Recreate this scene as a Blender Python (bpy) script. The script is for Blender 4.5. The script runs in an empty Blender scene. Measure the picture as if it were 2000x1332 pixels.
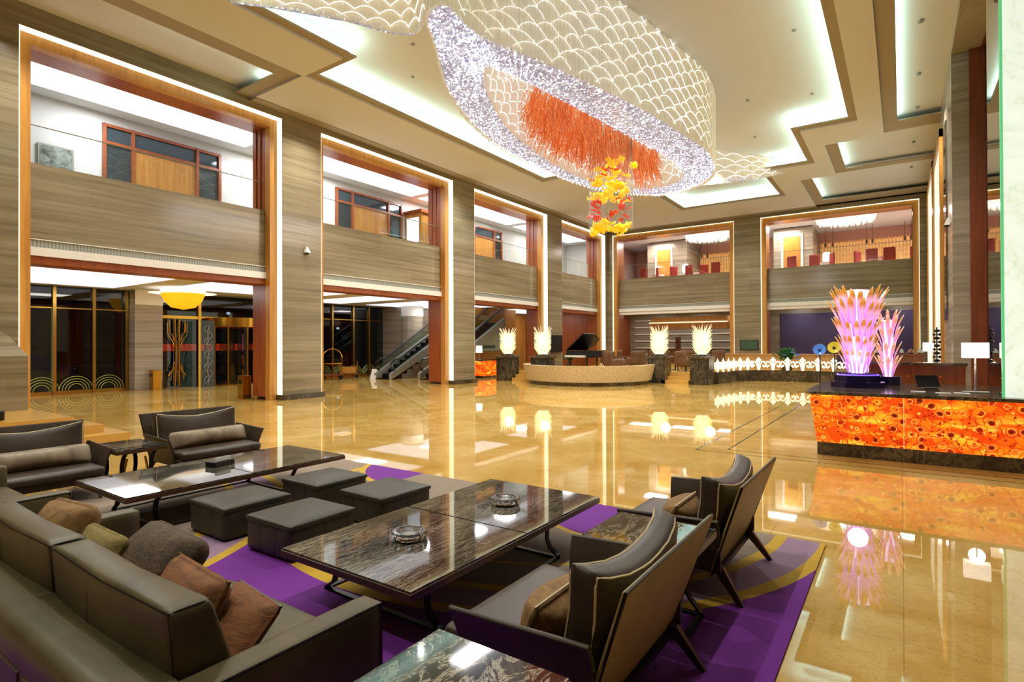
import bpy, bmesh, math, random
from mathutils import Vector, Matrix
random.seed(7)
PI = math.pi
S = bpy.context.scene
COL = S.collection

# ---------------------------------------------------------------- camera
cam_data = bpy.data.cameras.new('camera')
cam = bpy.data.objects.new('camera', cam_data)
COL.objects.link(cam)
YAW, PITCH, ROLL, FPX = .60725, .00569, -.00379, 1094.9
r0 = Vector((math.cos(YAW), math.sin(YAW), 0)); f0 = Vector((-math.sin(YAW), math.cos(YAW), 0)); u0 = Vector((0, 0, 1))
f1 = f0*math.cos(PITCH)+u0*math.sin(PITCH); u1 = u0*math.cos(PITCH)-f0*math.sin(PITCH)
r2 = r0*math.cos(ROLL)+u1*math.sin(ROLL); u2 = u1*math.cos(ROLL)-r0*math.sin(ROLL)
M = Matrix((r2, u2, -f1)).transposed().to_4x4(); M.translation = Vector((0, 0, 1.75))
cam.matrix_world = M
cam_data.sensor_width = 36; cam_data.lens = FPX/2000*36
cam_data.clip_start = .05; cam_data.clip_end = 300
S.camera = cam
S.view_settings.view_transform = 'Standard'; S.view_settings.look = 'None'
S.view_settings.gamma = 1; S.view_settings.exposure = 0.2
S.cycles.adaptive_threshold = .06; S.cycles.max_bounces = 6; S.cycles.diffuse_bounces = 3; S.cycles.glossy_bounces = 4
S.cycles.transmission_bounces = 5; S.cycles.transparent_max_bounces = 10
S.cycles.caustics_reflective = False; S.cycles.caustics_refractive = False
S.cycles.sample_clamp_indirect = 4; S.cycles.use_denoising = True
# ---------------------------------------------------------------- world: night
W = bpy.data.worlds.new('night'); S.world = W; W.use_nodes = True
W.node_tree.nodes['Background'].inputs[0].default_value = (.01, .016, .035, 1)
W.node_tree.nodes['Background'].inputs[1].default_value = .6
# ---------------------------------------------------------------- lamps: added fill for the hall
def lamp(name, typ, loc, power, color=(1, .93, .82), size=.2, sy=None, rot=(0, 0, 0), spot=2.4, blend=.6):
    d = bpy.data.lights.new(name, typ); d.energy = power; d.color = color
    if typ == 'AREA':
        d.size = size
        if sy: d.shape = 'RECTANGLE'; d.size_y = sy
    else: d.shadow_soft_size = size
    if typ == 'SPOT': d.spot_size = spot; d.spot_blend = blend
    o = bpy.data.objects.new(name, d); COL.objects.link(o); o.location = loc; o.rotation_euler = rot
    return o
WARM = (1, .965, .9)
for x, y in ((-3, -1.5), (-9, -1.5), (-3, 2.5), (-7, 3), (-11.6, 3), (-3, 7), (-12.5, 8), (-2.6, 12), (-12.6, 13), (-2.6, 18), (-12.6, 19), (-6, 23), (-10.8, 24), (-3, 28), (-12, 30), (-7.5, 31.5), (.4, 14), (.3, 21), (-14.6, 4), (-14.8, 11), (-14.8, 18), (-14.8, 25), (-14.6, 31)):
    lamp('fill_downlight', 'SPOT', (x, y, 9.1), 500 if y < 9 else 540, WARM, .035, spot=2.3, blend=.8)  # spots added to raise the overall light of the hall

# ---------------------------------------------------------------- materials
def lin(c):
    return tuple(((v/255)/12.92 if v/255 <= .04045 else ((v/255+.055)/1.055)**2.4) for v in c)
class NT:
    def __init__(s, name):
        s.m = bpy.data.materials.new(name); s.m.use_nodes = True
        s.t = s.m.node_tree; s.N = s.t.nodes; s.b = s.N['Principled BSDF']
    def n(s, typ, ins=None, **k):
        x = s.N.new(typ)
        for a, v in k.items(): setattr(x, a, v)
        for a, v in (ins or {}).items():
            if isinstance(v, bpy.types.NodeSocket): s.t.links.new(v, x.inputs[a])
            else: x.inputs[a].default_value = v
        return x
    def l(s, a, b): s.t.links.new(a, b)
    def pos(s, sc=(1, 1, 1), obj=False):
        g = s.n('ShaderNodeTexCoord').outputs['Object'] if obj else s.n('ShaderNodeNewGeometry').outputs['Position']
        return s.n('ShaderNodeVectorMath', {0: g, 1: sc}, operation='MULTIPLY').outputs[0]
    def ramp(s, f, stops, interp='LINEAR'):
        r = s.n('ShaderNodeValToRGB', {'Fac': f}); e = r.color_ramp; e.interpolation = interp
        while len(e.elements) < len(stops): e.elements.new(.5)
        for el, (p, c) in zip(e.elements, stops): el.position = p; el.color = (*c, 1)
        return r.outputs[0]
    def noise(s, v, scale=1, detail=3, rough=.5, dist=0):
        return s.n('ShaderNodeTexNoise', {'Vector': v, 'Scale': scale, 'Detail': detail, 'Roughness': rough, 'Distortion': dist}).outputs[0]
    def math(s, op, a, b=0.0, c=0.0): return s.n('ShaderNodeMath', {0: a, 1: b, 2: c}, operation=op).outputs[0]
    def mix(s, f, a, b, bt='MIX'):
        x = s.N.new('ShaderNodeMix'); x.data_type = 'RGBA'; x.blend_type = bt
        for i, v in ((0, f), (6, a), (7, b)):
            if isinstance(v, bpy.types.NodeSocket): s.l(v, x.inputs[i])
            else: x.inputs[i].default_value = v if i == 0 else (*v, 1)[:4]
        return x.outputs[2]
    def bump(s, h, st=.2, d=.01):
        s.l(s.n('ShaderNodeBump', {'Height': h, 'Strength': st, 'Distance': d}).outputs[0], s.b.inputs['Normal'])
    def set(s, col=None, rough=None, metal=None, em=None, es=None, **k):
        def p(i, v):
            if isinstance(v, bpy.types.NodeSocket): s.l(v, s.b.inputs[i])
            else: s.b.inputs[i].default_value = (*v, 1) if isinstance(v, tuple) and len(v) == 3 else v
        for i, v in (('Base Color', col), ('Roughness', rough), ('Metallic', metal), ('Emission Color', em), ('Emission Strength', es)):
            if v is not None: p(i, v)
        for i, v in k.items(): p(i.replace('_', ' '), v)
        return s.m
MATS = {}
def simple(name, rgb, rough=.5, metal=0, em=None, es=0, **k):
    t = NT(name); t.set(lin(rgb), rough, metal, lin(em) if em else None, es, **k); MATS[name] = t.m; return t.m
def glow(name, rgb, es, base=(200, 200, 200)): return simple(name, base, .4, 0, rgb, es)

# floor: polished yellow marble
t = NT('yellow_marble'); p = t.pos()
n1 = t.noise(p, .9, 6, .6, .6); n2 = t.noise(p, 5, 6, .7, 1.5)
c = t.ramp(n1, [(.3, lin((186, 146, 68))), (.5, lin((204, 165, 86))), (.72, lin((222, 190, 122)))])
v = t.math('ABSOLUTE', t.math('SUBTRACT', n2, .5)); vm = t.ramp(v, [(0, (.5, .5, .5)), (.018, (0, 0, 0))])
c = t.mix(vm, c, lin((158, 104, 44)))
sx = t.n('ShaderNodeSeparateXYZ', {0: p})
def tile(axis, size, off=0):
    q = t.math('FRACT', t.math('DIVIDE', t.math('ADD', sx.outputs[axis], 100+off), size))
    return t.math('LESS_THAN', t.math('ABSOLUTE', t.math('SUBTRACT', q, .5)), .5-.003/size)
g = t.math('MULTIPLY', tile(0, 1.0), tile(1, 1.0))
c = t.mix(g, lin((176, 130, 64)), c)
t.set(c, .022, 0, IOR=1.75); MATS['floor'] = t.m
# grain marble of the walls
def grain(name, a, b, cc, horiz=True, rough=.18, s=1.0):
    t = NT(name); p = t.pos((.22*s, .22*s, 7*s) if horiz else (7, 7, .25))
    n = t.noise(p, 1, 5, .6, .3)
    c = t.ramp(n, [(.3, lin(a)), (.5, lin(b)), (.7, lin(cc))])
    q = t.n('ShaderNodeSeparateXYZ', {0: t.pos()})
    zz = t.math('FRACT', t.math('DIVIDE', q.outputs[2], .6))
    blk = t.n('ShaderNodeTexWhiteNoise', {'Vector': t.n('ShaderNodeCombineXYZ', {2: t.math('FLOOR', t.math('DIVIDE', q.outputs[2], .6)), 0: t.math('FLOOR', t.math('DIVIDE', t.math('ADD', q.outputs[0], q.outputs[1]), 1.6))}).outputs[0]}).outputs[0]
    c = t.mix(t.math('MULTIPLY', blk, .22), c, lin(cc))
    ln = t.math('LESS_THAN', zz, .012)
    c = t.mix(t.math('MULTIPLY', ln, .4), c, lin((70, 60, 45)))
    t.set(c, rough); MATS[name] = t.m; return t.m
grain('wall_marble', (108, 96, 72), (136, 123, 96), (160, 148, 120))
grain('grey_marble', (120, 112, 98), (146, 137, 122), (170, 160, 142), rough=.25)
def wood(name, a, b, rough=.3):
    t = NT(name); n = t.noise(t.pos((9, 9, .6)), 1, 4, .6, .4)
    t.set(t.ramp(n, [(.3, lin(a)), (.7, lin(b))]), rough); MATS[name] = t.m
wood('orange_wood', (168, 112, 46), (196, 142, 66)); wood('dark_wood', (96, 46, 24), (130, 66, 38)); wood('red_wood', (128, 62, 26), (158, 84, 40))
wood('desk_wood', (92, 48, 24), (120, 66, 34)); wood('tan_wood', (176, 128, 70), (205, 160, 96))
# black marble with fine white streaks (tables, counter)
def blackmarble(name, base, vein, sc, rough=.05, amt=.075):
    t = NT(name); p = t.pos(sc); n = t.noise(p, 1, 8, .72, 1.2)
    v = t.math('ABSOLUTE', t.math('SUBTRACT', n, .5)); f = t.ramp(v, [(0, (1, 1, 1)), (amt*.3, (.55, .55, .55)), (amt, (0, 0, 0))])
    msk = t.ramp(t.noise(t.pos(), 1.6, 3), [(.35, (.12,)*3), (.65, (1,)*3)])
    c = t.mix(t.math('MULTIPLY', f, msk), lin(base), lin(vein))
    t.set(c, rough, IOR=1.6); MATS[name] = t.m
blackmarble('streak_marble', (28, 26, 24), (196, 186, 160), (60, 3.0, 8), .04, .035)
blackmarble('side_marble', (34, 34, 34), (196, 188, 164), (8, 3, 6), .05, .035)
blackmarble('dark_marble', (52, 44, 34), (130, 112, 80), (4, 4, 4), .12, .08)
blackmarble('pedestal_marble', (40, 40, 34), (120, 108, 84), (5, 5, 1.2), .2, .06)
def leather(name, a, b, rough=.38):
    t = NT(name); n = t.noise(t.pos(), 3.5, 4, .6); t.set(t.ramp(n, [(.3, lin(a)), (.7, lin(b))]), rough, Specular_IOR_Level=.32)
    t.bump(t.n('ShaderNodeTexVoronoi', {'Vector': t.pos(), 'Scale': 220}).outputs[0], .12, .002); MATS[name] = t.m
leather('olive_leather', (74, 66, 42), (96, 86, 56)); leather('brown_leather', (54, 42, 30), (72, 58, 42), .42)
leather('ottoman_leather', (50, 48, 36), (64, 60, 46), .45); leather('tan_back', (130, 112, 56), (150, 130, 70), .5)
def fabric(name, a, b, sc=(14, 14, 14), rough=.8, dist=1.0):
    t = NT(name); n = t.noise(t.pos(sc), 1, 4, .6, dist); t.set(t.ramp(n, [(.3, lin(a)), (.7, lin(b))]), rough)
    t.bump(n, .4, .01); MATS[name] = t.m
fabric('gold_velvet', (108, 78, 34), (152, 114, 60)); fabric('rust_velvet', (92, 54, 20), (138, 86, 38), (10, 10, 40))
fabric('mustard', (104, 88, 34), (142, 124, 62), (40, 40, 40)); fabric('ruched', (44, 34, 20), (98, 78, 50), (16, 16, 30), .8, 2.5)
fabric('taupe_silk', (108, 90, 68), (152, 134, 106), (7, 7, 2.5), .5, .4)
simple('steel_dark', (36, 34, 34), .35, .8); simple('gold', (214, 160, 60), .18, 1); simple('brass', (190, 150, 70), .25, 1)
simple('wood_leg', (62, 44, 34), .35); simple('thread', (206, 190, 146), .6)
simple('white_paint', (232, 230, 224), .6); simple('black_plastic', (22, 22, 24), .3); simple('table_edge', (78, 54, 36), .3)
def stucco(name, rgb):
    t = NT(name); n = t.noise(t.pos((1, 5, 1)), 1.2, 3); t.set(lin(rgb), .85); t.bump(n, .15, .03); MATS[name] = t.m
stucco('ceiling_white', (208, 208, 208)); stucco('ceiling_band', (220, 212, 206)); simple('ceiling_trim', (158, 146, 122), .7)
simple('mezz_paint', (206, 208, 204), .7); simple('vent', (150, 150, 140), .5, .3)
t = NT('vent_grille'); q = t.n('ShaderNodeSeparateXYZ', {0: t.pos()})
f = t.math('LESS_THAN', t.math('FRACT', t.math('MULTIPLY', t.math('ADD', q.outputs[0], q.outputs[1]), 14)), .35)
t.set(t.mix(f, lin((160, 160, 148)), lin((122, 124, 112))), .5); MATS['vent_grille'] = t.m
glow('led_strip', (255, 252, 214), 1.25); glow('cove_led', (206, 255, 240), 19)
glow('emissive_panel', (232, 236, 250), .92); glow('warm_panel', (255, 226, 190), 1.1); glow('lamp_shade', (255, 246, 236), 1.5)
t = NT('onyx'); v = t.math('ABSOLUTE', t.math('SUBTRACT', t.noise(t.pos((1, 1, 1)), .8, 7, .65, 1.2), .5))
c = t.ramp(v, [(0, lin((206, 218, 190))), (.008, lin((232, 242, 222))), (.1, lin((240, 248, 232)))])
t.set(t.mix(.5, c, (.1, .1, .1)), .15, 0, c, .8); MATS['onyx'] = t.m
glow('onyx_edge', (96, 200, 130), .75, (90, 160, 110))
# glass
def glassm(name, tint, gloss=1.0, trans=.9, rough=0.0, spark=False):
    t = NT(name); t.N.remove(t.b); o = t.N['Material Output']
    tr = t.n('ShaderNodeBsdfTransparent', {0: (*tint, 1)}); gl = t.n('ShaderNodeBsdfGlossy', {0: (1, 1, 1, 1), 'Roughness': rough})
    fr = t.n('ShaderNodeFresnel', {0: 1.5}); m = t.n('ShaderNodeMixShader', {0: t.math('MULTIPLY', t.math('MULTIPLY', fr.outputs[0], gloss), t.math('SUBTRACT', 1, t.n('ShaderNodeNewGeometry').outputs['Backfacing'])), 1: tr.outputs[0], 2: gl.outputs[0]})
    t.l(m.outputs[0], o.inputs[0]); MATS[name] = t.m
glassm('clear_glass', (.95, .97, .96), 1.1); glassm('facade_glass', (.55, .6, .6), 1.3); glassm('escalator_glass', (.62, .72, .66), 1.2)
t = NT('mirror'); t.set(lin((150, 140, 140)), .02, 1); MATS['mirror'] = t.m
t = NT('crystal'); t.set((1, 1, 1), .02, 0, Transmission_Weight=.85, IOR=1.5); MATS['crystal'] = t.m
# agate
def agate():
    t = NT('agate'); p = t.pos()
    wv = t.n('ShaderNodeVectorMath', {0: t.n('ShaderNodeTexNoise', {'Vector': p, 'Scale': 5.0}).outputs[1], 1: (.05, .05, .05)}, operation='MULTIPLY').outputs[0]
    v2 = t.n('ShaderNodeVectorMath', {0: p, 1: wv}).outputs[0]
    vo = t.n('ShaderNodeTexVoronoi', {'Vector': v2, 'Scale': 9.0, 'Randomness': 1.0})
    ve = t.n('ShaderNodeTexVoronoi', {'Vector': v2, 'Scale': 9.0, 'Randomness': 1.0}, feature='DISTANCE_TO_EDGE')
    cell = t.n('ShaderNodeSeparateColor', {0: vo.outputs['Color']})
    base = t.ramp(cell.outputs[1], [(0, lin((226, 56, 6))), (.35, lin((240, 84, 8))), (.7, lin((248, 120, 14))), (1, lin((214, 44, 8)))])
    hot = t.ramp(t.noise(t.pos((1.1, 1.1, 4.2)), 1.9, 3), [(.48, (0, 0, 0)), (.68, (1, 1, 1))])
    c = t.mix(hot, base, t.mix(cell.outputs[2], lin((255, 176, 20)), lin((255, 214, 70))))
    core = t.math('MULTIPLY', t.math('LESS_THAN', cell.outputs[0], .34), t.math('LESS_THAN', vo.outputs['Distance'], .36))
    core2 = t.math('MULTIPLY', t.math('LESS_THAN', cell.outputs[0], .34), t.math('LESS_THAN', vo.outputs['Distance'], .22))
    c = t.mix(core, c, lin((176, 30, 6))); c = t.mix(core2, c, lin((96, 16, 6)))
    rim = t.math('MULTIPLY', t.math('GREATER_THAN', ve.outputs[0], .05), t.math('LESS_THAN', ve.outputs[0], .085))
    ring = t.math('LESS_THAN', t.math('ABSOLUTE', t.math('SUBTRACT', vo.outputs['Distance'], .4)), .028)
    c = t.mix(t.math('MULTIPLY', ring, t.math('LESS_THAN', cell.outputs[0], .6)), c, lin((255, 186, 80)))
    c = t.mix(t.math('LESS_THAN', ve.outputs[0], .03), c, lin((206, 52, 8)))
    sm = t.n('ShaderNodeTexVoronoi', {'Vector': v2, 'Scale': 24.0}); sc = t.n('ShaderNodeSeparateColor', {0: sm.outputs['Color']})
    c = t.mix(t.math('MULTIPLY', t.math('LESS_THAN', sc.outputs[0], .16), t.math('LESS_THAN', sm.outputs['Distance'], .4)), c, lin((170, 30, 6)))
    q = t.n('ShaderNodeSeparateXYZ', {0: p})
    seam = t.math('LESS_THAN', t.math('ABSOLUTE', t.math('SUBTRACT', q.outputs[0], .02)), .004)
    c = t.mix(t.math('MULTIPLY', seam, .7), c, lin((255, 220, 120)))
    t.set(t.mix(.6, c, (.02, .01, .0)), .12, 0, c, .95); MATS['agate'] = t.m
agate()
# rug
t = NT('rug'); p = t.pos(); q = t.n('ShaderNodeSeparateXYZ', {0: p}); X, Y = q.outputs[0], q.outputs[1]
fiber = t.noise(p, 90, 2); cloud = t.noise(p, 1.4, 3)
def dist(cx, cy, sx=1, sy=1):
    a = t.math('MULTIPLY', t.math('SUBTRACT', X, cx), sx); b = t.math('MULTIPLY', t.math('SUBTRACT', Y, cy), sy)
    return t.math('SQRT', t.math('ADD', t.math('MULTIPLY', a, a), t.math('MULTIPLY', b, b)))
BE, LI, PU, YE = lin((150, 132, 112)), lin((156, 126, 150)), lin((118, 36, 146)), lin((204, 164, 40))
rb = [(0, BE)]
col = t.mix(cloud, lin((128, 112, 92)), lin((168, 148, 128)))
def rings(col, d, stops, sel=None):  # stops: (radius, colour) from outside in
    for r, cc in stops:
        f = t.math('LESS_THAN', d, r)
        if sel is not None: f = t.math('MULTIPLY', f, sel)
        col = t.mix(f, col, cc)
    return col
d1_, d2_ = dist(-3.39, 5.5), dist(-7.6, 1.0)
out = t.math('MULTIPLY', t.math('GREATER_THAN', d1_, 2.88), t.math('MULTIPLY', t.math('GREATER_THAN', d2_, 3.34), t.math('GREATER_THAN', X, t.math('SUBTRACT', -5.2, t.math('MULTIPLY', Y, 0)))))
col = t.mix(out, col, PU)
def band(col, d, a, b, cc): return t.mix(t.math('MULTIPLY', t.math('GREATER_THAN', d, a), t.math('LESS_THAN', d, b)), col, cc)
in1 = t.math('LESS_THAN', d1_, 2.9)
col = band(col, d2_, 2.82, 3.28, LI); col = band(col, d2_, 3.26, 3.36, YE); col = band(col, d2_, 2.74, 2.84, YE)
col = t.mix(in1, col, t.mix(cloud, lin((128, 112, 92)), lin((160, 142, 122))))
col = band(col, d1_, 2.53, 2.82, LI); col = band(col, d1_, 2.8, 2.91, YE); col = band(col, d1_, 2.44, 2.54, YE); col = band(col, d1_, 2.0, 2.04, YE)
dD = dist(-2.2, 5.7); col = rings(col, dD, [(1.2, YE), (1.14, PU)], t.math('LESS_THAN', X, -1.9))
dE = dist(-5.3, 6.0); col = rings(col, dE, [(1.2, YE), (1.12, PU)], t.math('LESS_THAN', X, -5.3))
col = t.mix(t.math('MULTIPLY', fiber, .3), col, (.02, .02, .02))
t.set(col, .95); t.bump(fiber, .5, .004); MATS['rug'] = t.m
m = MATS

# ---------------------------------------------------------------- geometry helpers
class MB:
    def __init__(s): s.v = []; s.f = []
    def add(s, vs, fs, mt=None):
        b = len(s.v); s.v += [tuple(mt @ Vector(a)) if mt else tuple(a) for a in vs]; s.f += [tuple(b+i for i in f) for f in fs]; return s
    def box(s, x0, x1, y0, y1, z0, z1, mt=None):
        x0, x1 = sorted((x0, x1)); y0, y1 = sorted((y0, y1)); z0, z1 = sorted((z0, z1))
        return s.add([(x0, y0, z0), (x1, y0, z0), (x1, y1, z0), (x0, y1, z0), (x0, y0, z1), (x1, y0, z1), (x1, y1, z1), (x0, y1, z1)],
              [(0, 3, 2, 1), (4, 5, 6, 7), (0, 1, 5, 4), (1, 2, 6, 5), (2, 3, 7, 6), (3, 0, 4, 7)], mt)
    def hexa(s, b, tt, mt=None):   # bottom quad, top quad
        return s.add(list(b)+list(tt), [(0, 3, 2, 1), (4, 5, 6, 7), (0, 1, 5, 4), (1, 2, 6, 5), (2, 3, 7, 6), (3, 0, 4, 7)], mt)
    def lathe(s, prof, c=(0, 0, 0), n=24, mt=None, wob=0, nw=6, sx=1, sy=1):
        vs, fs = [], []
        for r, z in prof:
            for i in range(n):
                a = 2*PI*i/n; rr = r*(1+wob*math.cos(nw*a)); vs.append((c[0]+rr*math.cos(a)*sx, c[1]+rr*math.sin(a)*sy, c[2]+z))
        for j in range(len(prof)-1):
            for i in range(n):
                k = (i+1) % n; fs.append((j*n+i, j*n+k, (j+1)*n+k, (j+1)*n+i))
        if prof[0][0] > 1e-4: fs.append(tuple(reversed(range(n))))
        if prof[-1][0] > 1e-4: fs.append(tuple((len(prof)-1)*n+i for i in range(n)))
        return s.add(vs, fs, mt)
    def tube(s, pts, r, n=6, mt=None, closed=False, r1=None):
        pts = [Vector(p) for p in pts]; N = len(pts); vs, fs = [], []
        for i, p in enumerate(pts):
            if closed: d = pts[(i+1) % N]-pts[i-1]
            else: d = pts[min(i+1, N-1)]-pts[max(i-1, 0)]
            d = d.normalized() if d.length > 1e-9 else Vector((0, 0, 1))
            a = Vector((0, 0, 1)) if abs(d.z) < .9 else Vector((1, 0, 0)); e1 = d.cross(a).normalized(); e2 = d.cross(e1)
            rr = r if r1 is None else r+(r1-r)*i/(N-1)
            for k in range(n):
                an = 2*PI*k/n; vs.append(tuple(p+e1*math.cos(an)*rr+e2*math.sin(an)*rr))
        for i in range(N if closed else N-1):
            j = (i+1) % N
            for k in range(n):
                l = (k+1) % n; fs.append((i*n+k, i*n+l, j*n+l, j*n+k))
        if not closed: fs += [tuple(reversed(range(n))), tuple((N-1)*n+k for k in range(n))]
        return s.add(vs, fs, mt)
    def bar(s, pts, w, h, axis='y', mt=None):   # flat bar along pts, width w along the given axis, thickness h
        pts = [Vector(p) for p in pts]; A = {'x': Vector((1, 0, 0)), 'y': Vector((0, 1, 0)), 'z': Vector((0, 0, 1))}[axis]; vs, fs = [], []; N = len(pts)
        for i, p in enumerate(pts):
            d = (pts[min(i+1, N-1)]-pts[max(i-1, 0)]).normalized(); e = d.cross(A).normalized()
            for a, b in ((-1, -1), (1, -1), (1, 1), (-1, 1)): vs.append(tuple(p+A*a*w/2+e*b*h/2))
        for i in range(N-1):
            for k in range(4):
                l = (k+1) % 4; fs.append((i*4+k, i*4+l, i*4+4+l, i*4+4+k))
        fs += [(3, 2, 1, 0), tuple(N*4-4+k for k in range(4))]
        return s.add(vs, fs, mt)
    @staticmethod
    def softp(c, size, u, r=.03, puff=(0, 0, 0), fn=None):
        hx = [d/2 for d in size]; p = [u[q]*hx[q] for q in range(3)]
        inn = [max(-hx[q]+r, min(hx[q]-r, p[q])) for q in range(3)]; d = Vector([p[q]-inn[q] for q in range(3)])
        if d.length > 1e-9: d = d.normalized()*r
        q3 = [inn[q]+d[q] for q in range(3)]
        for q in range(3):
            a, b = (q+1) % 3, (q+2) % 3; q3[q] += math.copysign(1, u[q])*abs(u[q])*puff[q]*(1-u[a]**2)*(1-u[b]**2)
        if fn: q3 = fn(q3, u)
        return (c[0]+q3[0], c[1]+q3[1], c[2]+q3[2])
    def soft(s, c, size, r=.03, puff=(0, 0, 0), n=9, mt=None, fn=None):  # puffed rounded box
        hx = [d/2 for d in size]; idx = {}; vs, fs = [], []
        def vert(i, j, k):
            key = (i, j, k)
            if key in idx: return idx[key]
            u = [2*i/n-1, 2*j/n-1, 2*k/n-1]
            u = [math.copysign(1-(1-abs(a))**1.35, a) if abs(a) < 1 else a for a in u]
            p = [u[q]*hx[q] for q in range(3)]
            inn = [max(-hx[q]+r, min(hx[q]-r, p[q])) for q in range(3)]
            d = Vector([p[q]-inn[q] for q in range(3)])
            if d.length > 1e-9: d = d.normalized()*r
            q3 = [inn[q]+d[q] for q in range(3)]
            for q in range(3):
                a, b = (q+1) % 3, (q+2) % 3
                q3[q] += math.copysign(1, u[q])*abs(u[q])*puff[q]*(1-u[a]**2)*(1-u[b]**2)
            if fn: q3 = fn(q3, u)
            idx[key] = len(vs); vs.append((c[0]+q3[0], c[1]+q3[1], c[2]+q3[2])); return idx[key]
        R = range(n)
        for i in R:
            for j in R:
                fs += [(vert(i, j, 0), vert(i, j+1, 0), vert(i+1, j+1, 0), vert(i+1, j, 0)), (vert(i, j, n), vert(i+1, j, n), vert(i+1, j+1, n), vert(i, j+1, n)),
                       (vert(i, 0, j), vert(i+1, 0, j), vert(i+1, 0, j+1), vert(i, 0, j+1)), (vert(i, n, j), vert(i, n, j+1), vert(i+1, n, j+1), vert(i+1, n, j)),
                       (vert(0, i, j), vert(0, i, j+1), vert(0, i+1, j+1), vert(0, i+1, j)), (vert(n, i, j), vert(n, i+1, j), vert(n, i+1, j+1), vert(n, i, j+1))]
        return s.add(vs, fs, mt)
    def build(s, name, mat, parent=None, smooth=False, bevel=0, kind=None, label=None):
        me = bpy.data.meshes.new(name); me.from_pydata(s.v, [], s.f); me.update()
        if smooth:
            me.polygons.foreach_set('use_smooth', [True]*len(me.polygons))
            try: me.set_sharp_from_angle(angle=math.radians(smooth if smooth > 1 else 50))
            except Exception: pass
        o = bpy.data.objects.new(name, me); COL.objects.link(o); me.materials.append(MATS[mat] if isinstance(mat, str) else mat)
        if parent is not None: o.parent = parent
        if bevel:
            b = o.modifiers.new('bevel', 'BEVEL'); b.width = bevel; b.segments = 2; b.limit_method = 'ANGLE'
        if kind: o['kind'] = kind
        if label: o['label'] = label
        return o
def B(*a, mt=None): return MB().box(*a, mt=mt)
def tag(o, label, cat, group=None, kind=None):
    o['label'] = label; o['category'] = cat
    if group: o['group'] = group
    if kind: o['kind'] = kind
    return o
def thing(name, label, cat, loc=(0, 0, 0), rz=0, group=None):
    o = bpy.data.objects.new(name, None); COL.objects.link(o); o.empty_display_size = .2
    o.location = loc; o.rotation_euler = (0, 0, rz); return tag(o, label, cat, group)
def struct(name, mb, mat, **k):
    o = mb.build(name, mat, **k); o['kind'] = 'structure'; return o
def kids(o): return [c for c in COL.objects if c.parent == o]
def dup(o, loc=None, rz=None, label=None, group=None, parent=None):
    c = o.copy(); COL.objects.link(c)
    if parent is not None: c.parent = parent
    if loc is not None: c.location = loc
    if rz is not None: c.rotation_euler = (0, 0, rz)
    if label: c['label'] = label
    if group: c['group'] = group
    for ch in kids(o): dup(ch, parent=c)
    return c
def T(x=0, y=0, z=0, rz=0, rx=0, ry=0, s=1):
    return Matrix.Translation((x, y, z)) @ Matrix.Rotation(rz, 4, 'Z') @ Matrix.Rotation(ry, 4, 'Y') @ Matrix.Rotation(rx, 4, 'X') @ Matrix.Scale(s, 4)

# ================================================================ SETTING
XL, YB, XR = -16.1, 34.4, 1.1
struct('floor', B(-25.6, 6, -7, 41, -.2, 0), 'floor')
# dark inlay lines in the floor by the reception
mb = MB()
mb.box(-2.8, -2.77, 9.3, 17.2, -.01, .002); mb.box(-2.37, -2.34, 9.6, 17.2, -.01, .002); mb.box(-2.8, 1.7, 9.3, 9.32, -.01, .002); mb.box(-2.37, 1.7, 9.6, 9.62, -.01, .002)
struct('trim_1', mb, 'dark_marble')

# ---- ceiling: stepped coffer
CA = [(-13.2, -1.41, 9.65, 21.6), (-11.6, -3.13, 5.4, 25.8), (-9.8, -4.97, .4, 30.8)]
CB = [(a-.25, b+.25, c-.25, d+.25) for a, b, c, d in CA]
OC = [(-.47, 1.2, -7, 23.9), (-2.32, 1.2, 23.9, 28.4), (-3.75, 1.2, 28.4, YB), (-16.2, -13.5, -7, 9.35)]
OD = [(-.07, 1.2, -7, 22.9), (-1.92, 1.2, 23.9, 27.9), (-3.3, 1.2, 28.4, 33.3), (-16.2, -14.15, -7, 8.93)]
def inn(R, x, y): return any(a < x < b and c < y < d for a, b, c, d in R)
xs = sorted({v for R in (CA, CB, OC, OD) for a, b, c, d in R for v in (a, b)} | {XL-.1, 1.2, -15.75})
ys = sorted({v for R in (CA, CB, OC, OD) for a, b, c, d in R for v in (c, d)} | {-7, YB+.1})
ZB, ZL, ZO, ZC = 9.15, 9.22, 9.44, 9.74
def lev(x, y):
    if x < XL-.1 or x > 1.2 or y < -7 or y > YB+.1: return None
    if inn(CB, x, y): return ZC
    if inn(OC, x, y): return ZO
    return ZB
def gridmesh(lev, up=False):
    mb = MB(); cx = [(a+b)/2 for a, b in zip(xs, xs[1:])]; cy = [(a+b)/2 for a, b in zip(ys, ys[1:])]
    for i, x in enumerate(cx):
        for j, y in enumerate(cy):
            z = lev(x, y)
            if z is None: continue
            mb.add([(xs[i], ys[j], z), (xs[i], ys[j+1], z), (xs[i+1], ys[j+1], z), (xs[i+1], ys[j], z)], [(0, 1, 2, 3)])
            for di, dj in ((1, 0), (0, 1)):
                if i+di >= len(cx) or j+dj >= len(cy): continue
                z2 = lev(cx[i+di], cy[j+dj])
                if z2 is None or z2 == z: continue
                if di: mb.add([(xs[i+1], ys[j], z), (xs[i+1], ys[j+1], z), (xs[i+1], ys[j+1], z2), (xs[i+1], ys[j], z2)], [(0, 1, 2, 3)])
                else: mb.add([(xs[i], ys[j+1], z), (xs[i+1], ys[j+1], z), (xs[i+1], ys[j+1], z2), (xs[i], ys[j+1], z2)], [(0, 1, 2, 3)])
    return mb
struct('ceiling', gridmesh(lambda x, y: lev(x, y) if lev(x, y) in (ZC, ZO) or lev(x, y) is None else ZB), 'ceiling_white')
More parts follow.
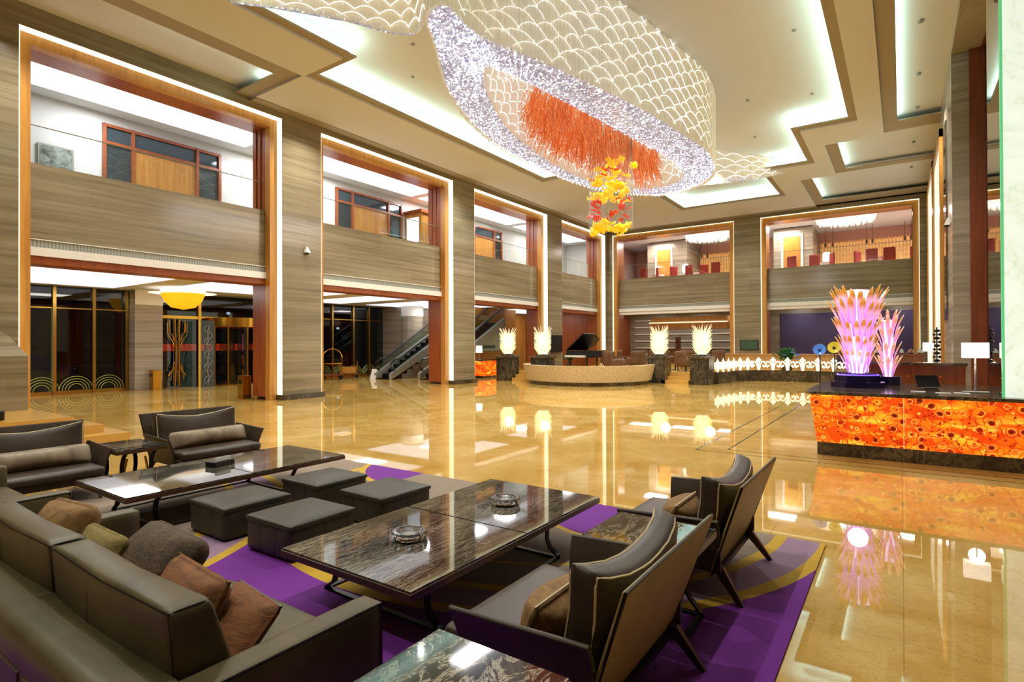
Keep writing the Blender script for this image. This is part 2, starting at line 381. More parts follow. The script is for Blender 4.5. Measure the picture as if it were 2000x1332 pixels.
def slabs(test, z0, z1, inset=0):
    mb = MB()
    for i in range(len(xs)-1):
        for j in range(len(ys)-1):
            if test((xs[i]+xs[i+1])/2, (ys[j]+ys[j+1])/2): mb.box(xs[i], xs[i+1], ys[j], ys[j+1], z0, z1)
    return mb
led = slabs(lambda x, y: inn(CB, x, y) and not inn(CA, x, y), ZL, ZL+.05)
struct('trim_2', led, 'ceiling_trim')
struct('trim_3', slabs(lambda x, y: inn(OC, x, y) and not inn(OD, x, y), ZL, ZL+.05), 'ceiling_trim')
# light strips lying on the ledges
def ring_strips(rects, off, w, z):
    mb = MB()
    return mb
mb = MB()
def strip_x(x, y0, y1): mb.box(x-.06, x+.06, y0, y1, ZL+.06, ZL+.08)
def strip_y(y, x0, x1): mb.box(x0, x1, y-.06, y+.06, ZL+.06, ZL+.08)
for sg, a, b in ((-1, -13.2, -11.6), (1, -1.41, -3.13)):
    strip_x(a+sg*.13, 9.6, 21.6); strip_x(b+sg*.13, 5.3, 9.6); strip_x(b+sg*.13, 21.7, 25.8)
    strip_y(9.52, min(a, b)+.0, max(a, b)); strip_y(21.73, min(a, b), max(a, b))
strip_x(-9.93, .4, 5.3); strip_x(-4.84, .4, 5.3); strip_x(-9.93, 25.9, 30.8); strip_x(-4.84, 25.9, 30.8)
for y in (5.27, 25.93):
    strip_y(y, -11.6, -9.8); strip_y(y, -4.97, -3.13)
strip_y(30.93, -9.8, -4.97); strip_y(.27, -9.8, -4.97)
strip_x(-.2, 0, 22.9); strip_x(-2.05, 24.1, 27.9); strip_x(-3.45, 28.6, 33.3); strip_x(-13.9, 5.8, 8.8); strip_y(9.1, -15.0, -13.6)
struct('trim_4', mb, 'cove_led')
# crown strip along the window wall
struct('trim_5', MB().box(XL, XL+.35, 9.35, YB, ZB-.03, ZB+.02).box(XL, -3.75, YB-.3, YB, ZB-.03, ZB+.02), 'ceiling_trim')
# sprinklers / small ceiling fittings
for i, (x, y) in enumerate(((-4.5, 12.2), (-5.2, 16.4), (-4.1, 19.5), (-2.2, 15.8), (-2.3, 20.2), (-4.6, 23.1), (-11.9, 12.0), (-10.6, 10.7), (-12.1, 15.5))):
    tag(MB().lathe([(.0, -.05), (.05, -.045), (.05, -.03), (.025, -.02), (.025, 0)], (x, y, ZC), 12).build('sprinkler', 'vent'), 'small grey sprinkler head on the white ceiling around the crystal chandelier', 'sprinkler', 'sprinklers on the coffered ceiling')
for i, (x, y) in enumerate(((.42, 16.5), (.45, 19.7), (.47, 22.5), (.43, 26.3), (.4, 30.0))):
    tag(MB().lathe([(.0, -.07), (.06, -.06), (.06, -.02), (.03, 0)], (x, y, ZO), 12).build('sprinkler', 'vent'), 'small dark sprinkler head on the pale ceiling strip beside the right wall', 'sprinkler', 'sprinklers beside the right wall')

# ---- left wall: pillars, header, bays
BAYS = [(3.97, 10.43), (11.88, 18.69), (20.17, 26.66), (28.26, 34.05)]
ZT = 8.93; XI = -17.3
wl = MB(); bs = MB()
edges = [(-7, 3.97), (10.43, 11.88), (18.69, 20.17), (26.66, 28.26), (34.05, YB)]
for a, b in edges:
    wl.box(XI, XL, a, b, 0, ZT)
    if a > 0: bs.box(XI-.1, XL+.12, a-.06, b+(.06 if b < YB else 0), 0, .17)
wl.box(XI, XL, -7, YB, ZT, 9.75)
struct('wall_left', wl, 'wall_marble'); struct('baseboard_left', bs, 'dark_marble')
def bay(n, side, u0, u1, zt):   # side 'L': plane x=XL, u=y ; side 'B': plane y=YB, u=x ; d = depth behind the plane
    def bx(mb, ua, ub, d0, d1, z0, z1):
        if side == 'L': mb.box(XL-d1, XL-d0, ua, ub, z0, z1)
        else: mb.box(ua, ub, YB+d0, YB+d1, z0, z1)
    L = MB(); t1 = .02
    w = .25 if side == 'L' else .12
    bx(L, u0, u0+t1, .01, w, .17, zt); bx(L, u1-t1, u1, .01, w, .17, zt); bx(L, u0, u1, .01, w, zt-t1, zt)
    struct('trim_%d' % (10+n*5), L, 'led_strip')
    F = MB(); fw = .27
    bx(F, u0, u0+fw, w, w+.25, 0, zt); bx(F, u1-fw, u1, w, w+.25, 0, zt); bx(F, u0+fw, u1-fw, w, w+.25, zt-fw, zt)
    struct('trim_%d' % (11+n*5), F, 'orange_wood')
    J = MB()
    bx(J, u0-.05, u0+fw-.02, w+.25, 1.25, 0, zt-fw+.02); bx(J, u1-fw+.02, u1+.05, w+.25, 1.25, .1, zt-fw+.02); bx(J, u0, u1, w+.25, 1.25, zt-fw+.02, zt+.1)
    bx(J, u1-fw-.02, u1-fw+.02, .75, .78, 6.04, zt-fw); bx(J, u1-fw-.02, u1-fw+.02, 1.0, 1.03, 6.04, zt-fw)
    struct('trim_%d' % (12+n*5), J, 'red_wood')
    a, b = u0+fw-.02, u1-fw+.02
    P = MB(); bx(P, a, b, .55, .85, 4.25, 6.04); struct('wall_%s_spandrel' % ('left' if side == 'L' else 'back'), P, 'wall_marble')
    V = MB(); bx(V, a, b, .53, .85, 4.06, 4.25); struct('trim_%d' % (13+n*5), V, 'vent_grille')
    G = MB(); bx(G, a, b, .45, .95, 3.86, 4.06); bx(G, a, b, .5, .8, 4.24, 4.26); struct('trim_%d' % (14+n*5), G, 'white_paint')
    K = MB(); bx(K, a, b, .5, 1.2, 3.68, 3.86); struct('trim_%d' % (60+n), K, 'red_wood' if side == 'L' else 'white_paint')
    # glass balustrade: panels and handrail
    k = 4; name = ['window wall, nearest bay', 'window wall, second bay', 'window wall, third bay', 'window wall, farthest bay', 'end wall, left bay', 'end wall, right bay'][n]
    r = thing('glass_balustrade', 'frameless glass balustrade on the upper gallery of the '+name, 'balustrade', ((XL-.7, (a+b)/2, 6.04) if side == 'L' else ((a+b)/2, YB+.7, 6.04)))
    for i in range(k):
        g = MB(); c0 = -(b-a)/2+(b-a)*i/k+.01; c1 = -(b-a)/2+(b-a)*(i+1)/k-.01
        if side == 'L': g.box(-.008, .008, c0, c1, 0, .92)
        else: g.box(c0, c1, -.008, .008, 0, .92)
        g.build('glass_panel', 'clear_glass', r)
    h = MB()
    if side == 'L': h.box(-.015, .015, -(b-a)/2, (b-a)/2, .92, .94)
    else: h.box(-(b-a)/2, (b-a)/2, -.015, .015, .92, .94)
    h.build('top_rail', 'vent', r)
for n, (a, b) in enumerate(BAYS): bay(n, 'L', a, b, ZT)
BB = [(-15.75, -8.04), (-6.58, .765)]
for n, (a, b) in enumerate(BB): bay(n+4, 'B', a, b, 8.92)
wb = MB()
for a, b in ((XL-.05, -15.75), (-8.04, -6.58), (.765, XR)): wb.box(a, b, YB, YB+1.2, 0, 8.92)
wb.box(XL, XR, YB, YB+1.2, 8.92, 9.75)
struct('wall_back', wb, 'wall_marble')
# near, far side and hidden walls that close the hall
struct('wall_near', MB().box(-25.6, 6, -7.2, -7, 0, 9.75), 'wall_marble')

# ---- upper gallery behind the window wall
struct('wall_gallery', MB().box(-20.2, -20, -7, 36, 5.0, 9.2).box(-20, -17.32, 35.8, 36, 5.0, 8.86), 'mezz_paint')
struct('floor_gallery', MB().box(-20.2, XI+.6, -7, 41, 4.75, 5.0), 'white_paint')
struct('ceiling_gallery', MB().box(-20.2, XI, -7, 36, 8.87, 8.95), 'mezz_paint')
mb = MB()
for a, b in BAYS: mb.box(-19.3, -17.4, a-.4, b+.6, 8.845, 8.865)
struct('trim_70', mb, 'emissive_panel')  # sheets added under the gallery ceiling; its brightness is put into their emission
# fixed timber windows of the gallery wall
def timber_window(y0, y1, label, z1=8.55):
    r = thing('timber_window', label, 'window', (-20, (y0+y1)/2, 5.0)); w = (y1-y0)/2
    f = MB(); s = .09
    cuts = [-w, -w*.56, w*.56, w]
    for c in cuts: f.box(0, .12, c-s/2, c+s/2, 0, z1-5)
    for z in (z1-5-s, z1-5-.62): f.box(.0, .1, -w, w, z, z+s)
    f.build('frame', 'red_wood', r)
    MB().box(.0, .05, -w*.56, w*.56, 0, z1-5-.62).build('door_panel', 'orange_wood', r)
    for a, b in ((-w, -w*.56), (w*.56, w)): MB().box(0, .03, a, b, 0, z1-5-s).build('pane', 'facade_dark', r)
    MB().box(0, .03, -w*.56, w*.56, z1-5-.55, z1-5-s).build('pane', 'facade_dark', r)
simple('facade_dark', (52, 66, 70), .08, .2)
timber_window(6.93, 10.45, 'dark red timber window with door panel behind the nearest gallery bay')
timber_window(15.5, 19.3, 'dark red timber window with door panel behind the second gallery bay')
timber_window(24.2, 27.6, 'dark red timber window with door panel behind the third gallery bay')
timber_window(31.5, 33.6, 'narrow red timber window behind the farthest gallery bay')
for y in (6.6, 11.6, 14.9, 20.2, 23.2):
    lamp('gallery_light', 'AREA', (-18.6, y, 8.8), 110, (.95, .96, 1), 1.2, .8)
for y in (26, 30, 33): lamp('gallery_light', 'AREA', (-18.6, y, 8.8), 80, (1, .94, .88), 1.0, .8)
struct('wall_lobby_end', MB().box(-25.6, -17.2, 34.6, 34.8, 0, 3.92), 'red_wood')
# picture on the gallery wall
r = thing('framed_picture', 'dark abstract picture on the white gallery wall behind the nearest glass balustrade', 'picture', (-19.98, 5.75, 7.0))
MB().box(0, .05, -.42, .42, -.5, .5).build('frame', 'vent', r)
fabric('abstract', (40, 50, 52), (150, 160, 150), (3, 3, 3), .5, 2); MB().box(.05, .055, -.38, .38, -.46, .46).build('canvas', 'abstract', r)

# ---- lower lobby behind the window wall
XF = -25.0
struct('ceiling_lower', MB().box(-25.6, XI+.1, -7, 41, 3.92, 4.0), 'ceiling_white')
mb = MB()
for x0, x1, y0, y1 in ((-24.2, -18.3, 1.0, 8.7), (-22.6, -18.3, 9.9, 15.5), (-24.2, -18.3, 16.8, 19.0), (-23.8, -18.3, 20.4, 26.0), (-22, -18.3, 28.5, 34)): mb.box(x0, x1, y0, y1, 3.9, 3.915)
struct('trim_71', mb, 'emissive_panel')  # emissive sheets added to imitate cove-lit ceiling recesses
for y in (4, 8, 13, 18, 23, 27, 31): lamp('lobby_downlight', 'AREA', (-21, y, 3.86), 70, (1, .95, .86), 1.4, 1.4)
st = MB(); st.box(-25.6, -24.4, 9.5, 10.5, 0, 3.92); st.box(-25.5, -23.2, 22.7, 25.8, 0, 3.9); st.lathe([(.62, 0), (.62, 3.35)], (-22.9, 23.0, 0), 32)
struct('wall_lobby', st, 'grey_marble')
struct('trim_72', MB().lathe([(.63, 3.35), (.63, 3.92)], (-22.9, 23.0, 0), 32).box(-24.38, -24.37, 9.5, 10.5, 3.35, 3.92), 'white_paint')
glow('onyx_green', (196, 230, 190), .9)
def facade(n, y0, y1, muls, z=3.92):
    g = MB(); g.box(XF-.02, XF, y0, y1, .12, z); o = struct('window_%d' % n, g, 'facade_glass')
    f = MB(); f.box(XF-.05, XF+.05, y0, y1, 0, .12)
    for y in muls: f.box(XF-.08, XF+.1, y-.05, y+.05, 0, z)
    f.box(XF-.04, XF+.04, y0, y1, 3.1, 3.14)
    f.build('window_frame', 'brass', o)
    a = MB(); y = y0+.1
    while y < y1-.2:
        for r in (.5, .41, .32, .23): a.tube([(XF+.03, y+.5+r*1.02*math.cos(PI*k/14), .13+r*1.0*math.sin(PI*k/14)) for k in range(15)], .012, 4)
        y += 1.02
    a.build('wave_pattern', 'wave_line', o)
simple('wave_line', (190, 196, 110), .4, .4)
facade(1, -3, 9.5, [6.0, 7.14, 8.34, 9.42]); facade(2, 14.9, 22.7, [17.6, 19.1, 20.5, 21.6]); facade(3, 26, 34, [28, 30, 32])
# entrance: revolving door set in a glass front
d1 = struct('door_1', MB().box(XF-.02, XF, 10.5, 14.9, 3.0, 3.92).box(XF-.02, XF, 10.5, 12.15, 0, 2.9), 'facade_glass')
f = MB(); f.box(XF-.06, XF+.08, 10.5, 14.9, 2.88, 3.0)
for y in (10.55, 12.2, 14.85): f.box(XF-.08, XF+.1, y-.06, y+.06, 0, 3.92)
f.build('door_frame', 'gold', d1)
rv = thing('revolving_door', 'gold revolving door with curved glass drum at the lobby entrance', 'door', (XF+.2, 13.75, 0))
can = MB(); can.lathe([(1.3, 2.55), (1.3, 2.95)], n=40); can.build('canopy', 'gold', rv, smooth=True)
can = MB(); can.lathe([(1.3, 0), (1.3, .06)], n=40); can.build('floor_ring', 'brass', rv, smooth=True)
for a0, a1 in ((-2.3, -1.2), (1.2, 2.3), (.15, .75), (-.75, -.15)):
    g = MB(); N = 10; vs = []
    for i in range(N+1):
        a = a0+(a1-a0)*i/N; vs += [(1.28*math.cos(a), 1.28*math.sin(a), .06), (1.28*math.cos(a), 1.28*math.sin(a), 2.55)]
    g.add(vs, [(2*i, 2*i+2, 2*i+3, 2*i+1) for i in range(N)]); g.build('drum_glass', 'facade_glass', rv)
for a in (-2.3, -1.2, -.75, -.15, .15, .75, 1.2, 2.3): MB().tube([(1.28*math.cos(a), 1.28*math.sin(a), 0), (1.28*math.cos(a), 1.28*math.sin(a), 2.6)], .035, 8).build('post', 'gold', rv)
for k in range(4):
    a = .5+k*PI/2; w = MB().box(.05, 1.2, -.01, .01, .1, 2.45, mt=Matrix.Rotation(a, 4, 'Z')).build('door_wing', 'escalator_glass', rv)
# etched glass screen with silver scrolls
sc = thing('etched_glass_screen', 'tall glass screen with silver scrolling vine between the door handles and revolving door', 'screen', (XF+.95, 12.1, 0))
MB().box(-.01, .01, -.28, .28, 0, 2.8).build('glass_panel', 'escalator_glass', sc)
a = MB()
for k in range(9):
    z = .3+k*.27; s = 1 if k % 2 else -1
    a.tube([(.03, s*(.02+.17*math.sin(u*.45))*(1-u/14), z+.15*math.cos(u*.6)) for u in range(12)], .014, 4)
a.tube([(.03, .05*math.sin(u*.8), .1+u*.13) for u in range(20)], .012, 4)
a.build('vine', 'vent', sc)
# gold branch handles of the glass doors
def gold_tree():
    r = thing('branch_door_handle', 'gold branching tree shaped door pull on the tall glass entrance doors', 'door handle', (XF+.14, 11.25, 0))
    for s in (-1, 1):
        b = MB()
        b.tube([(0, s*.09, .05), (.03, s*.07, .8), (.03, s*.06, 1.6), (0, s*.08, 2.3), (0, s*.1, 2.85)], .05, 8)
        b.tube([(0, s*.08, 1.9), (.02, s*.2, 2.15), (.02, s*.3, 2.35), (.02, s*.3, 2.8)], .028, 6)
        b.tube([(0, s*.07, 1.55), (.02, s*.2, 1.95), (.02, s*.38, 2.2), (.02, s*.4, 2.7)], .022, 6)
        b.tube([(0, s*.08, .9), (.02, s*.2, .7), (.02, s*.34, .5)], .025, 6)
        b.tube([(0, s*.07, 1.1), (.02, s*.18, .9), (.02, s*.26, .3)], .02, 6)
        b.build('branch', 'gold', r, smooth=True)
gold_tree()
# night outside
glow('reflection_red', (255, 60, 20), .6); glow('night_white', (220, 230, 255), 1.2); glow('night_violet', (150, 90, 255), 1.0)
struct('wall_outside', MB().box(-60, -59.5, -30, 80, 0, 9), simple('night_facade', (14, 16, 18), .8))
struct('floor_outside', MB().box(-60, -25.6, -30, 80, -.25, -.05), simple('asphalt', (40, 44, 50), .5))
def car(x, y, rgb, label):
    r = thing('parked_car', label, 'car', (x, y, -.05)); cm = simple('car_paint', rgb, .15, .5)
    b = MB(); pr = [(-2.1, .3), (-2.1, .75), (-1.3, .85), (-.7, 1.35), (.8, 1.4), (1.5, .9), (2.1, .8), (2.15, .3)]; n = len(pr)
    b.add([(-.85, a, z) for a, z in pr]+[(.85, a, z) for a, z in pr], [tuple(range(n)), tuple(reversed(range(n, 2*n)))]+[(i, n+i, n+(i+1) % n, (i+1) % n) for i in range(n)])
    b.build('body', cm, r, bevel=.08)
    for a in (-1.35, 1.35):
        for s in (-.86, .78): MB().lathe([(.32, 0), (.32, .1)], n=18, mt=T(s, a, .32, ry=PI/2)).build('wheel', 'black_plastic', r)
    for s in (-.5, .5): MB().box(s-.1, s+.1, 2.13, 2.17, .6, .7).build('headlight', 'night_white', r)
car(-34, 8.2, (30, 60, 150), 'blue car parked outside behind the left lobby glass'); car(-36, 16.5, (30, 60, 130), 'dark blue car parked outside beyond the revolving door')
# glowing lamps of the street, seen through the glass
for i, (y, z) in enumerate(((9.8, 3.2), (13.5, 4.4), (19.5, 3.4), (33, 3.0))):
    o = thing('street_lamp', 'street lamp glowing in the night beyond the lobby glass', 'lamp', (-45, y*1.8, -.05), 0, 'street lamps outside')
    MB().tube([(0, 0, 0), (0, 0, z)], .05, 6).build('pole', 'steel_dark', o); MB().lathe([(.02, -.12), (.14, -.06), (.14, .06), (.02, .12)], (0, 0, z), 12).build('globe', 'night_white', o)
# glowing strip added outside to imitate the counter's red reflection in the glass
tag(MB().box(-59.5, -59.4, 24, 42, 1.2, 1.9).build('reflection_strip', 'reflection_red'), 'red glowing strip outside standing in for the reception reflection in the glass', 'sign')

# ---- right wall with reception alcove
wr = MB(); wr.box(XR, XR+.5, 18.8, YB, 0, 9.9)
wr.box(XR, 2.4, 18.4, 18.8, 0, 9.9)
wr.box(1.8, 2.4, 16.1, 18.4, 0, 9.2)
wr.box(XR+.0, XR+.6, -7, 18.4, 9.2, 9.9)
wr.box(1.95, 2.4, 8, 16.1, 0, 9.2)
wr.box(2.4, 6, 7.8, 8, 0, 9.75); wr.box(5.8, 6, -7, 8, 0, 9.75)
struct('wall_right', wr, 'grey_marble')
struct('ceiling_alcove', MB().box(XR+.6, 6, -7, 18.4, 9.2, 9.75), 'dark_wood')
struct('trim_80', MB().box(1.45, 1.8, 18.3, 18.42, 0, 9.2).box(1.74, 1.76, 18.26, 18.3, 0, 9.2), 'dark_wood')
wp = MB().box(1.14, 3.0, 10.1, 11.45, 1.003, 9.2); struct('wall_onyx_pier', wp, 'grey_marble')
struct('trim_82', MB().box(1.15, 3.0, 10.06, 10.1, 1.003, 9.2), 'onyx')
struct('trim_83', MB().box(1.12, 1.15, 10.055, 10.1, 1.003, 9.2), 'onyx_edge')
struct('trim_81', MB().box(1.12, 1.14, 10.12, 11.43, 1.003, 9.2), 'mirror')
# lit onyx windows further along the right wall
def rpanel(n, y0, y1, z0, z1, mat, fr=True):
    struct('trim_%d' % n, MB().box(XR-.04, XR+.01, y0, y1, z0, z1), mat)
    if fr: struct('trim_%d' % (n+1), MB().box(XR-.09, XR+.01, y0-.25, y0, z0, z1+.25).box(XR-.09, XR+.01, y1, y1+.25, z0, z1+.25).box(XR-.09, XR+.01, y0-.25, y1+.25, z1, z1+.25), 'orange_wood')
rpanel(84, 22.3, 26.6, 0, 8.2, 'onyx'); rpanel(86, 27.6, 32.6, 0, 8.6, 'onyx')
rpanel(88, 20.2, 21.6, 2.4, 8.1, 'mirror', False)
# dome camera on pillar, cctv
def cctv(loc, rz, label):
    r = thing('security_camera', label, 'camera', loc, rz)
    MB().lathe([(.0, 0), (.06, .0), (.06, .03), (0, .03)], n=14, mt=T(0, 0, .06, ry=PI/2)).build('wall_plate', 'white_paint', r)
    MB().hexa([(.02, -.09, -.02), (.16, -.09, -.02), (.16, .09, -.02), (.02, .09, -.02)], [(.02, -.02, .18), (.08, -.02, .18), (.08, .02, .18), (.02, .02, .18)]).build('hood', 'white_paint', r)
    MB().lathe([(0, -.07), (.04, -.055), (.06, -.02), (.06, 0)], (.09, 0, -.02), 16).build('dome', 'black_plastic', r, smooth=True)
cctv((XL, 11.28, 4.8), 0, 'white dome security camera high on the first marble pillar')
cctv((XR, 18.9, 4.9), PI, 'small dark security camera on the marble pier above the reception')

# ================================================================ SEATING AREA
tag(MB().box(-8.25, -.55, -.4, 5.53, 0, .014).build('rug', 'rug'), 'large beige rug with purple fields and yellow curves under the lounge seating', 'rug')
Z0 = .014
def marble_table(name, lx, ly, h, label, cat, loc, mat, group=None):
    r = thing(name, label, cat, loc, 0, group)
    n = 2 if ly > 1.5 else 1
    for i in range(n):
        a = -ly/2+ly*i/n+.004; b = -ly/2+ly*(i+1)/n-.004
        MB().box(-lx/2+.008, lx/2-.008, a+.004, b-.004, h-.012, h).build('marble_top', mat, r)
    MB().box(-lx/2, lx/2, -ly/2, ly/2, h-.055, h-.012).build('tabletop_frame', 'table_edge', r, bevel=.003)
    hh = h-.055
    ys_ = (-ly/2+.32, ly/2-.62) if n == 2 else (-ly/2+.12, ly/2-.12)
    for y in ys_:
        for s in (-1, 1):
            x0 = s*(lx/2-.05)
            pts = [(x0-s*d, y, z) for d, z in ((.02, hh), (.085, hh*.86), (.125, hh*.66), (.13, hh*.45), (.10, hh*.22), (.02, .016))]
            MB().bar(pts, .045, .014).build('curved_leg', 'steel_dark', r)
        MB().box(-lx/2+.06, lx/2-.06, y-.02, y+.02, 0, .012).build('cross_bar', 'steel_dark', r)
    for s in (-1, 1): MB().box(s*(lx/2-.07)-.02, s*(lx/2-.07)+.02, ys_[0], ys_[1], 0, .012).build('floor_bar', 'steel_dark', r)
    return r
marble_table('coffee_table', 1.22, 2.36, .366, 'long black streaked marble coffee table with two glass ashtrays, near the middle', 'table', (-2.84, 3.4, Z0), 'streak_marble')
marble_table('coffee_table', 1.2, 2.42, .366, 'long black marble coffee table between the left sofas and the ottomans', 'table', (-6.32, 3.36, Z0), 'streak_marble')
marble_table('side_table', .64, .64, .535, 'square black marble side table in the bottom foreground beside the armchair', 'table', (-1.3, 1.46, Z0), 'side_marble')
marble_table('side_table', .68, .6, .535, 'square black marble side table between the two armchairs on the right', 'table', (-1.33, 3.45, Z0), 'side_marble')
st = marble_table('side_table', .8, .56, .5, 'small dark marble side table between the two far left settees', 'table', (-7.95, 3.03, Z0), 'side_marble')
for s in (-.1, .1): MB().bar([(.2, s, .36), (.2, s*1.3, .2), (.2, s, .01)], .03, .02, 'x').build('brass_rod', 'brass', st)

def ashtray(loc, label):
    r = thing('ashtray', label, 'ashtray', loc, 0)
    MB().lathe([(.075, 0), (.115, .012), (.125, .04), (.118, .062), (.095, .062), (.08, .03), (0, .026)], n=28, wob=.035, nw=14).build('bowl', 'crystal', r, smooth=30)
    MB().lathe([(.0, .027), (.04, .029), (.05, .034)], n=18).build('inner_dish', 'vent', r)
    return r
ashtray((-2.86, 2.84, .381), 'cut glass ashtray nearest the camera on the black marble coffee table')
ashtray((-2.8, 3.92, .381), 'cut glass ashtray at the far end of the black marble coffee table')
ch = thing('card_holder', 'small dark box with a white card on the left coffee table', 'card holder', (-6.4, 3.36, .381), .2)
MB().box(-.08, .08, -.13, .13, 0, .06).build('box', 'black_plastic', ch, bevel=.006)
MB().box(.04, .046, -.1, .1, .0, .1).build('card', 'white_paint', ch)

def ottoman():
    r = thing('ottoman', 'dark olive leather cube ottoman, left of the front pair', 'ottoman', (-5.19, 2.92, Z0), 0, 'leather ottomans between the coffee tables')
    MB().soft((0, 0, .145), (.62, .65, .27), .035, (.006, .006, 0), n=10).build('body', 'ottoman_leather', r, smooth=60)
    MB().soft((0, 0, .275), (.635, .665, .05), .02, (0, 0, .03), n=10).build('cushion_top', 'ottoman_leather', r, smooth=60)
    s = MB()
    for a in (-1, 1):
        s.tube([(a*.1, -.3285, .03), (a*.1, -.3285, .25)], .003, 4); s.tube([(a*.314, -.0, .03), (a*.314, 0, .25)], .003, 4)
    s.build('seam', 'black_plastic', r)
    return r
o1 = ottoman()
dup(o1, (-4.29, 2.96, Z0), .02, 'dark olive leather cube ottoman, right of the front pair')
dup(o1, (-5.21, 3.89, Z0), 0, 'dark olive leather cube ottoman, left of the rear pair')
dup(o1, (-4.29, 3.93, Z0), -.02, 'dark olive leather cube ottoman, right of the rear pair')

# ---- winged leather armchair; faces +x locally
def loveseat(label, loc, rz, W, back='tan_back', dark='brown_leather', bolster=None, group=None):
    r = thing('leather_armchair', label, 'armchair', loc, rz, group); h = W/2
    # outer back shell, wider at the top
    mb = MB()
    mb.hexa([(-.30, -h+.03, .17), (-.275, -h+.03, .17), (-.275, h-.03, .17), (-.30, h-.03, .17)], [(-.52, -h-.03, .80), (-.495, -h-.03, .81), (-.495, h+.03, .81), (-.52, h+.03, .80)])
    mb.build('back_shell', back, r, bevel=.008)
    MB().tube([(-.30, -h+.03, .17), (-.51, -h-.03, .805), (-.51, h+.03, .805), (-.30, h-.03, .17)], .008, 5).build('shell_edge', 'steel_dark', r)
    for s in (-1, 1):   # arms: thin leather slabs flaring outwards
        g = []; NZ, NX = 6, 6
        for side in (0, 1):
            for j in range(NZ+1):
                q = j/NZ; z = .2+q*.325+.0*q
                for i in range(NX+1):
                    u = i/NX; x = -.36+u*(.68+.03*q); y = s*(h-.055+.075*q**2.2+side*.028)
                    g.append((x-.0, y, z+(.03*(1-u)*q)))
        K = (NX+1)*(NZ+1); fs = []
        for b in (0, K):
            for j in range(NZ):
                for i in range(NX): a = b+j*(NX+1)+i; fs.append((a, a+1, a+NX+2, a+NX+1))
        ring = list(range(NX+1))+[j*(NX+1)+NX for j in range(1, NZ+1)]+[NZ*(NX+1)+i for i in range(NX-1, -1, -1)]+[j*(NX+1) for j in range(NZ-1, 0, -1)]
        for a, b in zip(ring, ring[1:]+ring[:1]): fs.append((a, b, b+K, a+K))
        a = MB().add(g, fs).build('armrest', dark, r, smooth=50)
        MB().tube([(-.36+.71*u, s*(h+.035), .528+.03*(1-u)) for u in (0, .5, 1)], .012, 6).build('armrest_roll', dark, a, smooth=60)
    MB().soft((.09, 0, .235), (.74, W-.13, .09), .02, n=6).build('seat_base', dark, r, smooth=60)
    MB().soft((.12, 0, .32), (.76, W-.14, .1), .04, (.01, .0, .02), n=12).build('seat_cushion', dark, r, smooth=60)
    mt = T(-.25, 0, .54, ry=-.29)
    def wing(p, u):
        q = max(0, u[2]); e = abs(u[1])**3
        return [p[0]+.07*e*q-.02, p[1]*(1+.02*q), p[2]-.03*(1-abs(u[1]))*q*1.2+.035*e*q]
    MB().soft((0, 0, 0), (.15, W-.12, .5), .05, (.035, 0, .0), n=14, mt=mt, fn=wing).build('back_cushion', dark, r, smooth=60)
    th = MB()
    for xo in (.97, -.97):
        th.tube([MB.softp((0, 0, 0), (.15, W-.12, .5), (xo, a, b), .05, (.035, 0, 0), wing) for a, b in [(-1, -1), (-1, -.4), (-1, .3), (-1, .8), (-.97, .97), (-.8, 1), (-.5, 1), (-.2, 1), (0, 1), (.2, 1), (.5, 1), (.8, 1), (.97, .97), (1, .8), (1, .3), (1, -.4), (1, -1)]], .006, 5, mt=mt)
    th.build('piping', 'thread', r)
    for sx, sy in ((1, 1), (1, -1), (-1, 1), (-1, -1)):
        L = MB()
        if sx < 0: L.hexa([(-.50, sy*(h-.06)-.012, 0), (-.46, sy*(h-.06)-.012, 0), (-.46, sy*(h-.06)+.012, 0), (-.50, sy*(h-.06)+.012, 0)], [(-.36, sy*(h-.1)-.02, .22), (-.28, sy*(h-.1)-.02, .22), (-.28, sy*(h-.1)+.02, .22), (-.36, sy*(h-.1)+.02, .22)])
        else: L.hexa([(.40, sy*(h-.1)-.012, 0), (.43, sy*(h-.1)-.012, 0), (.43, sy*(h-.1)+.012, 0), (.40, sy*(h-.1)+.012, 0)], [(.34, sy*(h-.1)-.02, .2), (.42, sy*(h-.1)-.02, .2), (.42, sy*(h-.1)+.02, .2), (.34, sy*(h-.1)+.02, .2)])
        L.build('leg', 'wood_leg', r)
    MB().box(-.34, -.26, -h+.09, h-.09, .165, .2).build('rear_rail', 'steel_dark', r)
    return r
loveseat('brown leather armchair with tan back nearest the camera, bottom right', (-1.36, 2.54, Z0), PI, 1.1)
loveseat('brown leather armchair with tan back behind the right side table', (-1.36, 4.39, Z0), PI, 1.1)
loveseat('dark leather settee with taupe bolster at the far left, partly out of frame', (-7.94, 2.08, Z0), 0, 1.2, 'brown_leather')
loveseat('dark leather settee with taupe bolster behind the left coffee table, beyond the side table', (-7.94, 3.97, Z0), 0, 1.2, 'brown_leather')
